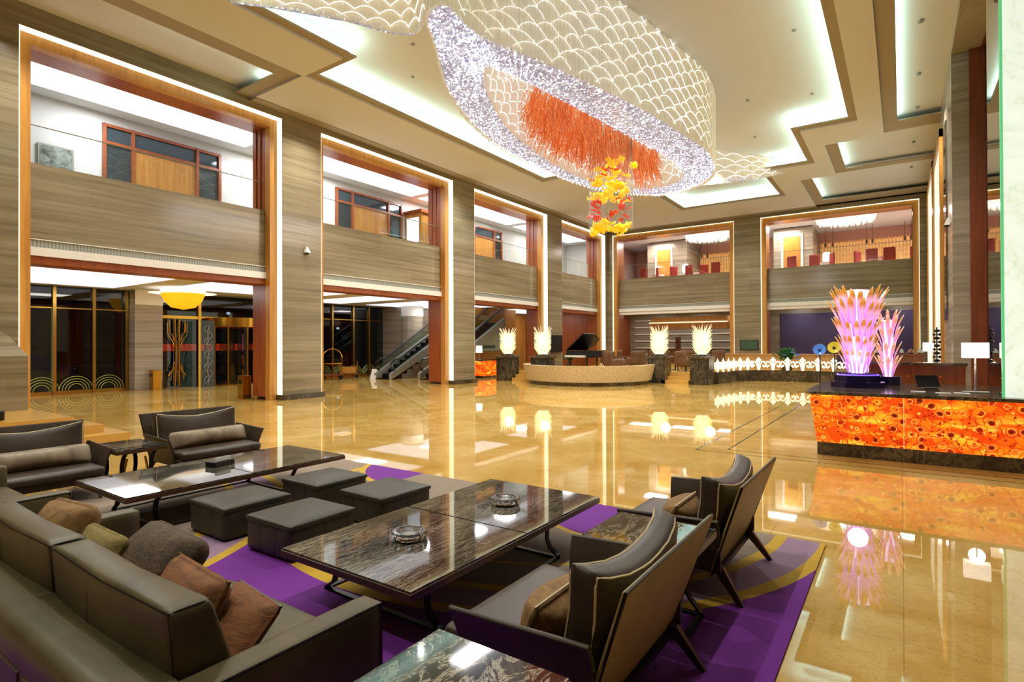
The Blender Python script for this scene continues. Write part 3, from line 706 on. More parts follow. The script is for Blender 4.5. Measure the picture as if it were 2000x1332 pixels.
def pillow(label, loc, size, mat, rz=0, ry=0, rx=0, cat='pillow', piping=None, name='pillow', bind=1.0):
    mt = T(*loc, rz=rz, ry=ry, rx=rx)
    ax = size.index(min(size))
    def pinch(p, u):
        e = max(abs(u[k]) for k in range(3) if k != ax)
        p = list(p); p[ax] *= (1-.6*bind*e**4); return p
    puff = [0, 0, 0]; puff[ax] = size[ax]*.45
    r = thing(name, label, cat, loc); mt.translation = (0, 0, 0)
    MB().soft((0, 0, 0), size, min(size)*.38, puff, n=14, mt=mt, fn=pinch).build('cover', mat, r, smooth=70)
    if piping:
        o = [k for k in range(3) if k != ax]; pts = []
        for a, b in ((-1, -1), (0, -1), (1, -1), (1, 0), (1, 1), (0, 1), (-1, 1), (-1, 0)):
            v = [0, 0, 0]; v[o[0]] = a*size[o[0]]/2*.985; v[o[1]] = b*size[o[1]]/2*.985; pts.append(mt @ Vector(v))
        MB().tube(pts, .006, 5, closed=True).build('piping', piping, r)
    return r
pillow('tan lumbar pillow with stitched edge on the nearest brown armchair', (-1.4, 2.38, .46), (.13, .5, .22), 'gold_velvet', ry=.35, piping='thread')
pillow('tan lumbar pillow with stitched edge on the armchair behind the side table', (-1.4, 4.28, .46), (.13, .5, .22), 'gold_velvet', ry=.35, piping='thread')
pillow('long taupe silk bolster on the settee at the far left', (-7.85, 2.08, .49), (.15, 1.02, .24), 'taupe_silk', ry=-.35, name='bolster', cat='pillow')
pillow('long taupe silk bolster on the settee beyond the left side table', (-7.85, 3.97, .49), (.15, 1.02, .24), 'taupe_silk', ry=-.35, name='bolster', cat='pillow')

# ---- long olive leather sofa, faces +y locally
def sofa(label, loc, W, n=2, group=None):
    r = thing('leather_sofa', label, 'sofa', loc, 0); h = W/2; D = .53; iw = W-.28
    MB().box(-h+.14, h-.14, -D+.02, D-.03, .05, .2).build('base', 'olive_leather', r, bevel=.02)
    for i in range(n):
        w = iw/n; cx = -iw/2+w*(i+.5)
        MB().soft((cx, .12, .285), (w-.012, .82, .17), .04, (.008, .012, .018), n=12).build('seat_cushion', 'olive_leather', r, smooth=60)
    MB().soft((0, -D+.12, .32), (W-.02, .25, .52), .055, n=10).build('back_frame', 'olive_leather', r, smooth=60)
    for i in range(n):
        w = iw/n; cx = -iw/2+w*(i+.5)
        def fn(p, u):
            q = (u[2]+1)/2
            return [p[0], p[1]*(1-.42*q)-.09*q, p[2]+.02*(abs(u[0])-.4)*q]
        cu = MB().soft((cx, -.16, .57), (w-.015, .27, .44), .03, (.0, .028, .012), n=14, fn=fn).build('back_cushion', 'olive_leather', r, smooth=55)
        pp = MB(); SP = lambda a, b, c_: MB.softp((cx, -.16, .57), (w-.015, .27, .44), (a, b, c_), .03, (0, .028, .012), fn)
        for b in (-1, 1): pp.tube([SP(a, b, 1) for a in (-1, -.9, -.6, -.3, 0, .3, .6, .9, 1)], .0035, 5)
        for a in (-1, 1): pp.tube([SP(a, b, 1) for b in (-1, -.5, 0, .5, 1)], .0035, 5); pp.tube([SP(a, -1, b) for b in (1, .5, 0, -.5)], .0035, 5)
        pp.tube([SP(-.2, -1, b) for b in (1, .5, 0, -.5)], .0025, 5)
        pp.build('piping', 'black_plastic', cu)
    for s in (-1, 1):
        a = MB().soft((s*(h-.07), 0, .305), (.14, 2*D, .51), .018, (.004, 0, 0), n=8).build('armrest', 'olive_leather', r, smooth=60)
        pt = [(s*(h-.004), -D+.03, .553), (s*(h-.004), D-.01, .553), (s*(h-.004), D-.004, .06)]
        MB().tube(pt, .005, 5).build('piping', 'black_plastic', a)
    for i in range(3):
        x0 = -h+.06+i*(W-.12)/3; MB().box(x0+.03, x0+(W-.12)/3-.03, -D-.012, -D+.01, .06, .44).build('rear_panel', 'gold_velvet' if i == 0 else 'olive_leather', r, bevel=.004)
    for sx in (-1, 1):
        for sy in (-1, 1): MB().box(sx*(h-.1)-.025, sx*(h-.1)+.025, sy*(D-.08)-.025, sy*(D-.08)+.025, 0, .055).build('foot', 'steel_dark', r)
    return r
sofa('long olive brown leather sofa seen from behind in the bottom left foreground', (-3.29, 1.25, Z0), 2.66)
sofa('olive brown leather sofa further left, only its right arm in frame', (-6.44, 1.17, Z0), 1.84)
pillow('tan gold velvet pillow at the left end of the foreground sofa', (-4.3, 1.27, .58), (.5, .16, .4), 'gold_velvet', rx=-.45, rz=.12)
pillow('mustard yellow fringed pillow behind the ruched pillow on the foreground sofa', (-3.72, 1.24, .55), (.5, .09, .34), 'mustard', rx=-.5)
pillow('large ruched dark brown pillow in the middle of the foreground sofa', (-3.42, 1.42, .53), (.64, .17, .44), 'ruched', rx=-.85, rz=-.05, bind=.5)
pillow('rust orange pleated velvet pillow near the right arm of the foreground sofa', (-2.72, 1.25, .53), (.56, .13, .4), 'rust_velvet', rx=-.5, rz=-.08, piping='rust_velvet')
pillow('rust pillow with black lace edge leaning in front of the pleated velvet pillow', (-2.42, 1.33, .5), (.42, .08, .34), 'rust_velvet', rx=-.75, rz=-.12, piping='black_plastic')

# ---- corner steps and stone post at the left
sp = MB()
for k, (x, y) in enumerate(((-11.75, 4.5), (-12.1, 4.2), (-12.45, 3.85))): sp.box(-15.98, x, -6.5, y, .15*k, .15*(k+1))
struct('floor_steps', sp, simple('step_marble', (206, 160, 80), .2))
ps = MB(); ps.box(-15.3, -14.6, 3.2, 3.75, .45, 1.55); ps.hexa([(-15.3, 3.2, 1.55), (-14.6, 3.2, 1.55), (-14.6, 3.75, 1.55), (-15.3, 3.75, 1.55)], [(-15.95, 3.2, 2.1), (-15.2, 3.2, 1.95), (-15.2, 3.6, 1.95), (-15.95, 3.6, 2.1)])
tag(ps.build('stone_post', 'wall_marble'), 'grey grained marble newel post with sloping top on the left steps', 'post')
tag(MB().box(-13.6, -12.9, 2.2, 3.0, .45, .62).build('planter_box', 'black_plastic', bevel=.02), 'low black box standing on the marble platform at the left edge', 'box')

# ================================================================ RECEPTION
rc = thing('reception_counter', 'glowing orange agate reception counter with black marble top on the right', 'counter', (0, 0, 0))
x0, x1, y0, y1 = -1.1, 1.78, 10.0, 12.6
f = MB(); e = .1
f.hexa([(x0, y0, .2), (x1, y0, .2), (x1, y1, .2), (x0, y1, .2)], [(x0-e, y0-e, .95), (x1, y0-e, .95), (x1, y1, .95), (x0-e, y1, .95)]); f.build('agate_panel', 'agate', rc)
MB().box(x0+.0, x1, y0+.0, y1, 0, .2).build('plinth', 'dark_marble', rc)
tp = MB(); pl = [(x0-.16, y0-.02), (x0-.08, y0-.14), (x1, y0-.14), (x1, y1), (x0-.1, y1), (x0-.16, y1-.1)]; n = len(pl)
tp.add([(a, b, .95) for a, b in pl]+[(a, b, 1.0) for a, b in pl], [tuple(reversed(range(n))), tuple(range(n, 2*n))]+[(i, (i+1) % n, n+(i+1) % n, n+i) for i in range(n)])
tp.build('countertop', 'dark_marble', rc, bevel=.006)
# violet glass sculpture
def petal_mesh(L, w):
    mb = MB(); n = 7; vs = []; fs = []
    prof = [(0, .25), (.2, .55), (.45, .85), (.7, 1), (.86, .8), (.95, .42), (1, .02)]
    for t_, k in prof:
        x = .22*L*t_**2; z = L*t_
        for a, b in ((-1, 0), (0, .5), (1, 0), (0, -.3)): vs.append((x+b*w*.5*k, a*w/2*k, z))
    for i in range(n-1):
        for k in range(4): l = (k+1) % 4; fs.append((i*4+k, i*4+l, i*4+4+l, i*4+4+k))
    fs += [(3, 2, 1, 0), tuple(n*4-4+k for k in range(4))]
    return mb.add(vs, fs)
def petal_mat(name, stops, es, tr=.3):
    t = NT(name); g = t.n('ShaderNodeTexCoord').outputs['Generated']; q = t.n('ShaderNodeSeparateXYZ', {0: g})
    c = t.ramp(q.outputs[2], [(a, lin(b)) for a, b in stops]); t.set(c, .12, 0, c, es, Transmission_Weight=tr, IOR=1.4); MATS[name] = t.m
petal_mat('violet_petal', [(0, (190, 110, 255)), (.4, (236, 170, 240)), (.66, (240, 190, 206)), (.8, (206, 140, 40)), (.93, (224, 170, 80)), (1, (250, 240, 230))], .36, .5)
petal_mat('pink_petal', [(0, (230, 160, 250)), (.5, (240, 170, 200)), (.75, (232, 168, 120)), (1, (250, 230, 220))], .36, .5)
glow('violet_glow', (240, 214, 255), 1.5); glow('violet_light', (110, 40, 255), 1.2)
def sculpture():
    r = thing('glass_sculpture', 'tall pink and violet lit glass petal sculpture standing on the agate reception counter', 'sculpture', (-.62, 11.25, 1.0))
    MB().lathe([(.42, 0), (.42, .09), (.36, .1), (.36, .2), (.3, .2), (.3, .24), (0, .24)], n=8, mt=Matrix.Rotation(PI/8, 4, 'Z')).build('base', simple('violet_black', (24, 16, 60), .15), r)
    MB().lathe([(.31, 0), (.31, .02)], (0, 0, .2), 24).build('light_ring', 'violet_light', r)
    MB().lathe([(.1, 0), (.13, .5), (.16, 1.1), (.2, 1.42), (0, 1.45)], (0, 0, .22), 16).build('lit_core', 'violet_glow', r, smooth=60)
    p0 = petal_mesh(.62, .085).build('petal', 'violet_petal', r); first = True
    tiers = [(.24, .14, .42, 14), (.40, .15, .5, 15), (.62, .17, .58, 16), (.86, .19, .66, 16), (1.08, .2, .62, 18), (1.22, .16, .46, 12)]
    for ti, (z, rad, L, n) in enumerate(tiers):
        for k in range(n):
            a = 2*PI*(k+.5*(ti % 2))/n+random.uniform(-.06, .06)
            o = p0 if first else p0.copy()
            if not first: COL.objects.link(o)
            first = False; o.parent = r
            o.matrix_local = T(rad*math.cos(a), rad*math.sin(a), z, rz=a, ry=.12+random.uniform(-.05, .1)) @ Matrix.Scale(L/.62*random.uniform(.9, 1.1), 4)
    return r
sculpture()
sc2 = thing('glass_sculpture', 'smaller pink glass petal cluster directly behind the tall violet sculpture', 'sculpture', (-.2, 12.1, 1.0))
MB().lathe([(.2, 0), (.2, .15), (0, .15)], n=12).build('base', 'violet_black', sc2)
MB().lathe([(.06, 0), (.09, 1.0), (0, 1.02)], (0, 0, .15), 12).build('lit_core', 'violet_glow', sc2)
p0 = petal_mesh(.5, .08).build('petal', 'pink_petal', sc2); first = True
for ti, (z, rad, L, n) in enumerate([(.15, .07, .4, 8), (.4, .08, .4, 9), (.65, .09, .42, 9), (.85, .1, .42, 10), (1.02, .08, .34, 8)]):
    for k in range(n):
        a = 2*PI*(k+.5*(ti % 2))/n; o = p0 if first else p0.copy()
        if not first: COL.objects.link(o)
        first = False; o.parent = sc2; o.matrix_local = T(rad*math.cos(a), rad*math.sin(a), z, rz=a, ry=.15) @ Matrix.Scale(L/.5, 4)
lamp('sculpture_glow', 'POINT', (-.62, 11.0, 1.5), 9, (.75, .4, 1), .15)
# desk lamp with rectangular shade
dl = thing('table_lamp', 'white rectangular shade table lamp on a slim steel stem on the reception counter', 'lamp', (.9, 10.8, 1.0))
MB().box(-.16, .16, -.07, .07, 0, .02).build('base', 'vent', dl, bevel=.004); MB().tube([(0, 0, .02), (0, 0, .56)], .012, 8).build('stem', 'vent', dl)
MB().box(-.155, .155, -.09, .09, .52, .745).build('lamp_shade', 'lamp_shade', dl)
lamp('lamp_bulb', 'POINT', (.9, 10.8, 1.42), 7, (1, .9, .78), .1)
# things on the counter
mo = thing('monitor', 'slim dark monitor tilted on the reception counter beside the lamp', 'monitor', (.36, 11.4, 1.0), .4)
MB().box(-.1, .1, -.06, .06, 0, .015).build('foot', 'black_plastic', mo); MB().box(-.16, .16, -.012, .012, 0, .2, mt=T(0, 0, .03, rx=-.5)).build('screen', 'steel_dark', mo)
for i, (x, y) in enumerate(((.5, 10.45), (.72, 10.5), (.2, 10.5))):
    tag(MB().box(x-.09, x+.09, y-.06, y+.06, 1.0, 1.006+.004*i).build('paper_stack', 'white_paint'), ('white papers lying at the left on the counter edge', 'white papers lying in the middle near the front counter edge', 'thin white leaflet lying left of the papers on the counter')[(1, 0, 2)[i]] if i < 3 else '', 'papers')
# bright glass flowers beside the sculpture
def gflower(x, z, rgb, eye, label):
    r = thing('glass_flower', label, 'flower', (x, 12.0, 1.0))
    MB().tube([(0, 0, 0), (.01, 0, z*.5), (0, 0, z)], .012, 6).build('stem', 'black_plastic', r)
    MB().lathe([(.0, .0), (.05, -.01), (.1, .02), (.11, .035), (.05, .015), (0, .012)], n=20, mt=T(0, 0, z, rx=1.3)).build('petals', simple('flower_glass', rgb, .15, 0, rgb, .25), r, smooth=60)
    MB().lathe([(0, .0), (.03, .0), (.025, .025), (0, .03)], n=12, mt=T(0, -.02, z, rx=1.3)).build('eye', simple('flower_eye', eye, .3), r)
gflower(-1.27, .62, (90, 150, 230), (30, 60, 140), 'blue glass flower on a dark stem left of the violet sculpture')
gflower(-1.03, .66, (226, 210, 60), (60, 40, 10), 'yellow glass flower on a dark stem left of the violet sculpture')
# carved black totem
ct = thing('carved_totem', 'tall pierced black carving standing in front of the lit onyx wall', 'sculpture', (.66, 16.0, 0))
MB().box(-.12, .12, -.12, .12, 0, 1.3).build('plinth', 'desk_wood', ct)
a = MB()
for k in range(9):
    z = 1.3+k*.085
    for s in (-1, 1): a.lathe([(.012, -.03), (.042, 0), (.012, .03)], (s*(.03+.02*(k % 2)), 0, z+.04), 8)
a.tube([(0, 0, 1.3), (0, 0, 2.1)], .016, 6); a.build('carving', 'black_plastic', ct)
# brown desk further back
bd = thing('wooden_desk', 'dark brown wooden concierge desk behind the reception counter', 'desk', (.2, 14.7, 0))
MB().box(-.78, .85, -.3, .3, 0, 1.22).build('body', 'desk_wood', bd); MB().box(-.86, .88, -.38, .36, 1.28, 1.33).build('desktop', 'dark_marble', bd); MB().box(-.8, .86, -.32, .32, 1.22, 1.28).build('apron', 'dark_wood', bd)
MB().box(-.76, -.35, -.31, -.3, .86, 1.1).build('recess', 'black_plastic', bd)
for x in (-.1, .45):
    d = MB().box(x-.24, x+.24, -.315, -.3, .8, 1.15).build('drawer', 'desk_wood', bd, bevel=.004); MB().lathe([(.015, 0), (.018, .02), (0, .025)], n=10, mt=T(x, -.315, 1.05, rx=PI/2)).build('knob', 'gold', d)
tag(MB().box(.5, .76, 20.0, 20.1, 1.5, 1.75).tube([(.63, 20.05, .0), (.63, 20.05, 1.5)], .015, 6).build('floor_lamp', 'lamp_shade'), 'small white square lamp far behind the wooden desk', 'lamp')

# ================================================================ CRYSTAL CHANDELIER
ZCH = ZC
OUT = [(-6.3, 7.2), (-6.38, 8.4), (-5.85, 10.3), (-5.22, 12.9), (-4.86, 15.4), (-4.72, 17.1), (-5.1, 19.2), (-6.0, 20.6), (-7.4, 21.1), (-8.3, 20.2), (-9.05, 18.9), (-9.55, 16.8), (-9.65, 13.9), (-9.25, 11.7), (-8.4, 9.65), (-7.3, 8.0), (-6.75, 7.2)]
EYE = [(-7.04, 9.3), (-6.95, 9.9), (-6.79, 10.8), (-6.45, 12.9), (-6.1, 15.3), (-5.95, 17.0), (-6.05, 18.9), (-6.6, 20.1), (-7.4, 20.3), (-8.2, 19.7), (-8.8, 18.6), (-9.2, 16.7), (-9.1, 14.4), (-8.75, 12.4), (-7.95, 10.5), (-7.4, 9.6), (-7.15, 9.3)]
def spline(P, N):
    n = len(P); out = []
    for i in range(N):
        u = i/N*n; k = int(u); f_ = u-k; a, b, c_, d = (Vector(P[(k+j) % n]) for j in (-1, 0, 1, 2))
        out.append(.5*((2*b)+(c_-a)*f_+(2*a-5*b+4*c_-d)*f_*f_+(3*b-a-3*c_+d)*f_**3))
    return out
NB = 170; oc = spline(OUT, NB); ec = spline(EYE, NB)
chd = thing('crystal_chandelier', 'huge oval crystal chandelier with orange tassels and sweeping crystal wings on the ceiling', 'chandelier', (-7.3, 14.5, ZCH))
OFF = Vector((-7.3, 14.5, ZCH))
def cb(mb, name, mat, **k):
    mb.v = [(a-OFF.x, b-OFF.y, c_-OFF.z) for a, b, c_ in mb.v]; return mb.build(name, mat, chd, **k)
t = NT('drum_cream'); p = t.pos(); s_ = t.n('ShaderNodeSeparateXYZ', {0: p})
st_ = t.noise(t.pos((34, 34, .5)), 1, 2); cl = t.noise(t.pos((.8, .8, 1.2)), 1, 2)
c = t.mix(st_, lin((140, 124, 104)), lin((240, 232, 222))); c = t.mix(t.math('MULTIPLY', cl, .6), c, lin((236, 226, 204)))
t.set(t.mix(.4, c, (.1, .1, .1)), .6, 0, c, .45); MATS['drum_cream'] = t.m
t = NT('crystal_band'); vo = t.n('ShaderNodeTexVoronoi', {'Vector': t.pos(), 'Scale': 24.0}); cc = t.n('ShaderNodeSeparateColor', {0: vo.outputs['Color']})
c = t.ramp(cc.outputs[0], [(0, lin((150, 156, 206))), (.5, lin((190, 194, 232))), (.88, lin((226, 228, 248))), (1, (1, 1, 1))])
es = t.ramp(cc.outputs[0], [(0, (.3,)*3), (.85, (.42,)*3), (.95, (1.6,)*3)])
t.set(t.mix(.6, c, (.1, .1, .12)), .2, 0, c, es); MATS['crystal_band'] = t.m
glow('arc_light', (255, 252, 244), 1.6); glow('bead_light', (240, 242, 255), 1.1); simple('strand', (220, 206, 176), .2, .1, (236, 222, 190), .22)
simple('strand_blue', (196, 198, 230), .2, .1, (206, 208, 240), .7)
ZLOW = 7.5
def lowz(i): return ZLOW+.05*math.sin(6*PI*i/NB)
# drum curtain (cream shell), closed wall
w = MB(); fs = []
for i in range(NB): w.v += [(oc[i].x, oc[i].y, lowz(i)), (oc[i].x, oc[i].y, ZCH)]
w.f = [(2*i, 2*((i+1) % NB), 2*((i+1) % NB)+1, 2*i+1) for i in range(NB)]
cb(w, 'crystal_drum', 'drum_cream', smooth=True)
# bottom band between the outer curve and the eye
w = MB()
for i in range(NB):
    o_, e_ = oc[i], ec[i]; mid = (o_+e_)/2
    w.v += [(o_.x, o_.y, lowz(i)), (mid.x, mid.y, lowz(i)-.08), (e_.x, e_.y, lowz(i)+.06)]
for i in range(NB):
    j = (i+1) % NB; w.f += [(3*i, 3*i+1, 3*j+1, 3*j), (3*i+1, 3*i+2, 3*j+2, 3*j+1)]
cb(w, 'crystal_band', 'crystal_band', smooth=True)
# inner bowl
w = MB(); cen = Vector((-7.75, 15.3)); rows = [(1, lowz(0)+.06), (.9, 8.3), (.75, 8.9), (.5, 9.3), (.0, 9.4)]
for q, z in rows:
    for i in range(NB): e_ = cen+(ec[i]-cen)*q; w.v.append((e_.x, e_.y, z if q < 1 else lowz(i)+.06))
for r_ in range(len(rows)-1):
    for i in range(NB): j = (i+1) % NB; w.f.append((r_*NB+i, r_*NB+j, (r_+1)*NB+j, (r_+1)*NB+i))
cb(w, 'inner_bowl', 'drum_cream', smooth=True)
# glowing scallops on drum and bowl
def scallops(curve, zfun, wd, hgt, rad, inset=0, rows=7, q0=0, jit=.0):
    mb = MB(); L = [0]; n = len(curve)
    for i in range(n): L.append(L[-1]+(curve[(i+1) % n]-curve[i]).length)
    tot = L[-1]
    def at(s):
        s %= tot; k = 0; lo, hi = 0, n
        while hi-lo > 1:
            m_ = (lo+hi)//2
            if L[m_] <= s: lo = m_
            else: hi = m_
        a, b = curve[lo], curve[(lo+1) % n]; f_ = (s-L[lo])/max(1e-6, L[lo+1]-L[lo]); return a+(b-a)*f_
    N = int(tot/wd)
    for r_ in range(rows):
        for k in range(N):
            s0 = (k+.5*(r_ % 2)+random.uniform(-.12, .12))*wd; ww = wd*random.uniform(.7, 1.3); hh = hgt*random.uniform(.8, 1.2); pts = []
            for j in range(9):
                u = j/8; p_ = at(s0+ww*(u-.5)); d = cen-p_; d = d/d.length if d.length > 0 else d
                x, y, z = zfun(p_, r_, hh*(1-(2*u-1)**2), d); pts.append((x, y, z))
            mb.tube(pts, rad, 3)
    return mb
sc_ = scallops(oc, lambda p_, r_, h_, d: (p_.x-d.x*.04, p_.y-d.y*.04, ZLOW+.1+r_*.2+h_+random.uniform(-.01, .01)), .8, .2, .009, rows=11)
cb(sc_, 'lit_scallop', 'arc_light', kind='stuff')
def bowlz(p_, r_, h_, d):
    q = .1+r_*.15+h_*.5; x = p_.x+d.x*q*1.1; y = p_.y+d.y*q*1.1; return (x, y, ZLOW+.15+q*1.3-.1)
cb(scallops(ec, bowlz, .7, .2, .009, rows=6), 'lit_scallop_inner', 'arc_light', kind='stuff')
# hanging strands
def strands(n, path, ztop, zbot, rad, off=.07):
    mb = MB()
    for i in range(n):
        p_ = path(i/n); z0 = zbot(i/n)+random.uniform(-.05, .02); x, y = p_; a0 = random.random()*6
        vs = [(x+rad*math.cos(a0+a), y+rad*math.sin(a0+a), z) for z in (z0, ztop) for a in (0, 2.1, 4.2)]
        mb.add(vs, [(0, 1, 4, 3), (1, 2, 5, 4), (2, 0, 3, 5)])
    return mb
def opath(u, k=1.012):
    i = u*NB; a = int(i) % NB; f_ = i-int(i); p_ = oc[a]+(oc[(a+1) % NB]-oc[a])*f_; p_ = cen+(p_-cen)*k; return p_
cb(strands(1100, opath, ZCH, lambda u: ZLOW-.02, .008), 'crystal_strands', 'strand', kind='stuff')
# sparkle beads under the band
w = MB()
for k in range(4200):
    i = random.random()*NB; a = int(i) % NB; q = random.random(); o_, e_ = oc[a], ec[a]; p_ = o_+(e_-o_)*q; z = lowz(a)-.1*math.sin(PI*q)+.06*q-random.uniform(0, .05); s = random.choice((.01, .012, .014, .024))
    w.add([(p_.x-s, p_.y, z), (p_.x, p_.y-s, z), (p_.x+s, p_.y, z), (p_.x, p_.y+s, z), (p_.x, p_.y, z+s), (p_.x, p_.y, z-s)], [(0, 1, 4), (1, 2, 4), (2, 3, 4), (3, 0, 4), (1, 0, 5), (2, 1, 5), (3, 2, 5), (0, 3, 5)])
cb(w, 'crystal_beads', 'bead_light', kind='stuff')
# sweeping wings: curtains of strands tapering to the ceiling
def wing(path, lens, nm):
    N = 60; P_ = []
    for i in range(N+1):
        u = i/N*(len(path)-1); k = min(int(u), len(path)-2); f_ = u-k; g_ = [Vector(path[max(0, min(len(path)-1, k+j))]) for j in (-1, 0, 1, 2)]
        a, b, c_, d = g_; P_.append(.5*((2*b)+(c_-a)*f_+(2*a-5*b+4*c_-d)*f_*f_+(3*b-a-3*c_+d)*f_**3))
    def ln(u):
        v = u*(len(lens)-1); k = min(int(v), len(lens)-2); return lens[k]+(lens[k+1]-lens[k])*(v-k)
    w = MB()
    for i, p_ in enumerate(P_): L_ = ln(i/N); w.v += [(p_.x, p_.y, ZCH), (p_.x, p_.y, ZCH-L_*.85), (p_.x, p_.y, ZCH-L_)]
    for i in range(N): w.f += [(3*i, 3*i+3, 3*i+4, 3*i+1)]
    cb(w, 'wing_curtain', 'drum_cream', smooth=True)
    w = MB()
    for i, p_ in enumerate(P_): L_ = ln(i/N); w.v += [(p_.x-.02, p_.y, ZCH-L_*.8), (p_.x+.0, p_.y-.03, ZCH-L_-.02)]
    for i in range(N): w.f += [(2*i, 2*i+2, 2*i+3, 2*i+1)]
    cb(w, 'wing_hem', 'crystal_band', smooth=True)
    def pp(u):
        v = u*N; k = min(int(v), N-1); p_ = P_[k]+(P_[k+1]-P_[k])*(v-k); return (p_.x+.03, p_.y-.06)
    cb(strands(420, pp, ZCH, lambda u: ZCH-ln(u), .008), 'wing_strands', 'strand', kind='stuff')
    a = MB()
    for r_ in range(5):
        for k in range(11):
            pts = []
            for j in range(9):
                u = (k+.5*(r_ % 2)+j/8)/12; p_ = pp(u); L_ = ln(u); z = ZCH-L_*(.92-.18*r_)+.11*L_*(1-(2*j/8-1)**2)
                pts.append((p_[0]+.02, p_[1]-.04, z))
            a.tube(pts, .01, 3)
    cb(a, 'wing_scallop', 'arc_light', kind='stuff')
wing([(-8.4, 19.9), (-7.2, 22.2), (-5.4, 24.9), (-4.2, 26.7), (-3.15, 28.0)], [2.1, 1.75, 1.15, .6, .05], 'right')
wing([(-6.9, 7.4), (-8.6, 8.6), (-9.9, 7.9), (-11.3, 6.8), (-12.9, 6.1)], [2.1, 1.35, .95, .7, .3], 'left')
# orange tassels
simple('orange_glass', (214, 110, 56), .3, 0, (216, 110, 50), .22); simple('amber_glass', (232, 150, 90), .3, 0, (232, 146, 84), .28)
w = [MB(), MB()]
A_, B_ = Vector((-7.1, 11.9)), Vector((-6.8, 18.4))
for k in range(1800):
    u = random.random(); p_ = A_+(B_-A_)*u; wd = .25+1.1*math.sin(PI*min(1, .12+u*.85)); off = random.uniform(-1, .25)*wd
    x = p_.x+off; y = p_.y+random.uniform(-.15, .15); z = 8.3-random.random()*.6; L_ = random.uniform(.4, .95); a = random.uniform(0, 6.28)
    dx = math.cos(a)*.1+(-.12 if off < -.4*wd else .02); dy = math.sin(a)*.1-(.12 if u < .2 else 0)+(.12 if u > .85 else 0); ph = random.random()*6
    pts = [(x+dx*q*1.4+.02*math.sin(ph+q*7), y+dy*q*1.4+.02*math.cos(ph+q*6), z-L_*q+.06*q*q) for q in (0, .25, .5, .75, 1)]
    w[k % 2].tube(pts, .017, 3, r1=.006)
for q, mm in ((0, 'orange_glass'), (1, 'amber_glass')): cb(w[q], 'orange_tassels', mm, kind='stuff')
cb(MB().lathe([(0, 0), (.2, -.05), (.2, 0.0)], (-7.4, 15, 9.2), 20, sx=1.2, sy=6).tube([(-7.2, 12.5, 8.5), (-7.1, 15, 8.7), (-7.0, 17.5, 8.5)], .1, 8), 'tassel_frame', 'vent')
# flowers below the tassels
simple('yellow_glass', (246, 208, 24), .15, 0, (250, 200, 10), .25); simple('red_glass', (190, 34, 20), .15, 0, (200, 30, 16), .3)
def frill(rad, name, mat):
    mb = MB(); N = 20; vs = [(0, 0, -.01)]; fs = []
    for k, rr in enumerate((.35, .7, 1)):
        for i in range(N): a = 2*PI*i/N; vs.append((rad*rr*(1+.06*math.sin(5*a))*math.cos(a), rad*rr*(1+.06*math.sin(5*a))*math.sin(a), rad*(.12*k*math.sin(5*a)+.08*k)))
    for i in range(N): fs.append((0, 1+i, 1+(i+1) % N))
    for k in range(2):
        for i in range(N): a = 1+k*N+i; b = 1+k*N+(i+1) % N; fs.append((a, a+N, b+N, b))
    o = mb.add(vs, fs).build(name, mat, chd, smooth=True); s_ = o.modifiers.new('solid', 'SOLIDIFY'); s_.thickness = .012; return o
FC = Vector((-6.95, 15.1))
def scatter(o, n, zf, rf):
    for k in range(n):
        c_ = o if k == 0 else o.copy()
        if k: COL.objects.link(c_)
        c_.parent = chd; a = random.random()*2*PI; rr = rf(k); x, y = FC.x+rr*math.cos(a), FC.y+rr*math.sin(a)
        c_.matrix_local = T(x-OFF.x, y-OFF.y, zf(k)-OFF.z, rz=a, ry=random.uniform(-.8, .8), rx=random.uniform(-.8, .8)) @ Matrix.Scale(random.uniform(.75, 1.2), 4)
yf = frill(.125, 'yellow_glass_flower', 'yellow_glass')
scatter(yf, 96, lambda k: (5.12+random.uniform(-.1, .1)) if k < 34 else (6.15+random.uniform(-.22, .28) if k < 76 else 6.75+random.uniform(-.2, .4)), lambda k: random.uniform(.2, .6) if k < 34 else random.uniform(.1, .66))
rf_ = frill(.095, 'red_glass_disc', 'red_glass')
scatter(rf_, 34, lambda k: (5.78 if k < 16 else (5.5 if k < 26 else 6.6))+random.uniform(-.15, .15), lambda k: random.uniform(.45, .68))
w = MB()
for k in range(60):
    a = 2*PI*k/60; w.tube([(FC.x+.64*math.cos(a), FC.y+.64*math.sin(a), 5.1), (FC.x+.6*math.cos(a), FC.y+.6*math.sin(a), 8.2)], .004, 3)
cb(w, 'hanging_wires', 'vent', kind='stuff')
lamp('chandelier_light', 'AREA', (-9.15, 14.2, 7.3), 330, (.96, .97, 1), .5, 7.0)
lamp('chandelier_light', 'AREA', (-5.5, 15.6, 7.3), 330, (.96, .97, 1), .5, 7.0)

# ================================================================ FAR LOUNGE
# raised lounge floor
struct('floor_lounge', MB().box(-15.4, -7.0, 24.6, YB, 0, .45).box(-7.0, -.3, 28.55, YB, 0, .45).box(-11.9, -10.4, 22.9, 24.6, 0, .45), 'step_marble')
struct('floor_lounge_steps', MB().box(-8.7, -7.5, 24.0, 24.3, 0, .15).box(-8.7, -7.5, 24.3, 24.6, 0, .3), 'step_marble')
struct('floor_left_steps', MB().box(-15.3, -13.9, 22.0, 22.3, 0, .15).box(-15.3, -13.9, 22.3, 22.6, 0, .3).box(-15.3, -13.9, 22.6, 24.6, 0, .45), 'step_marble')
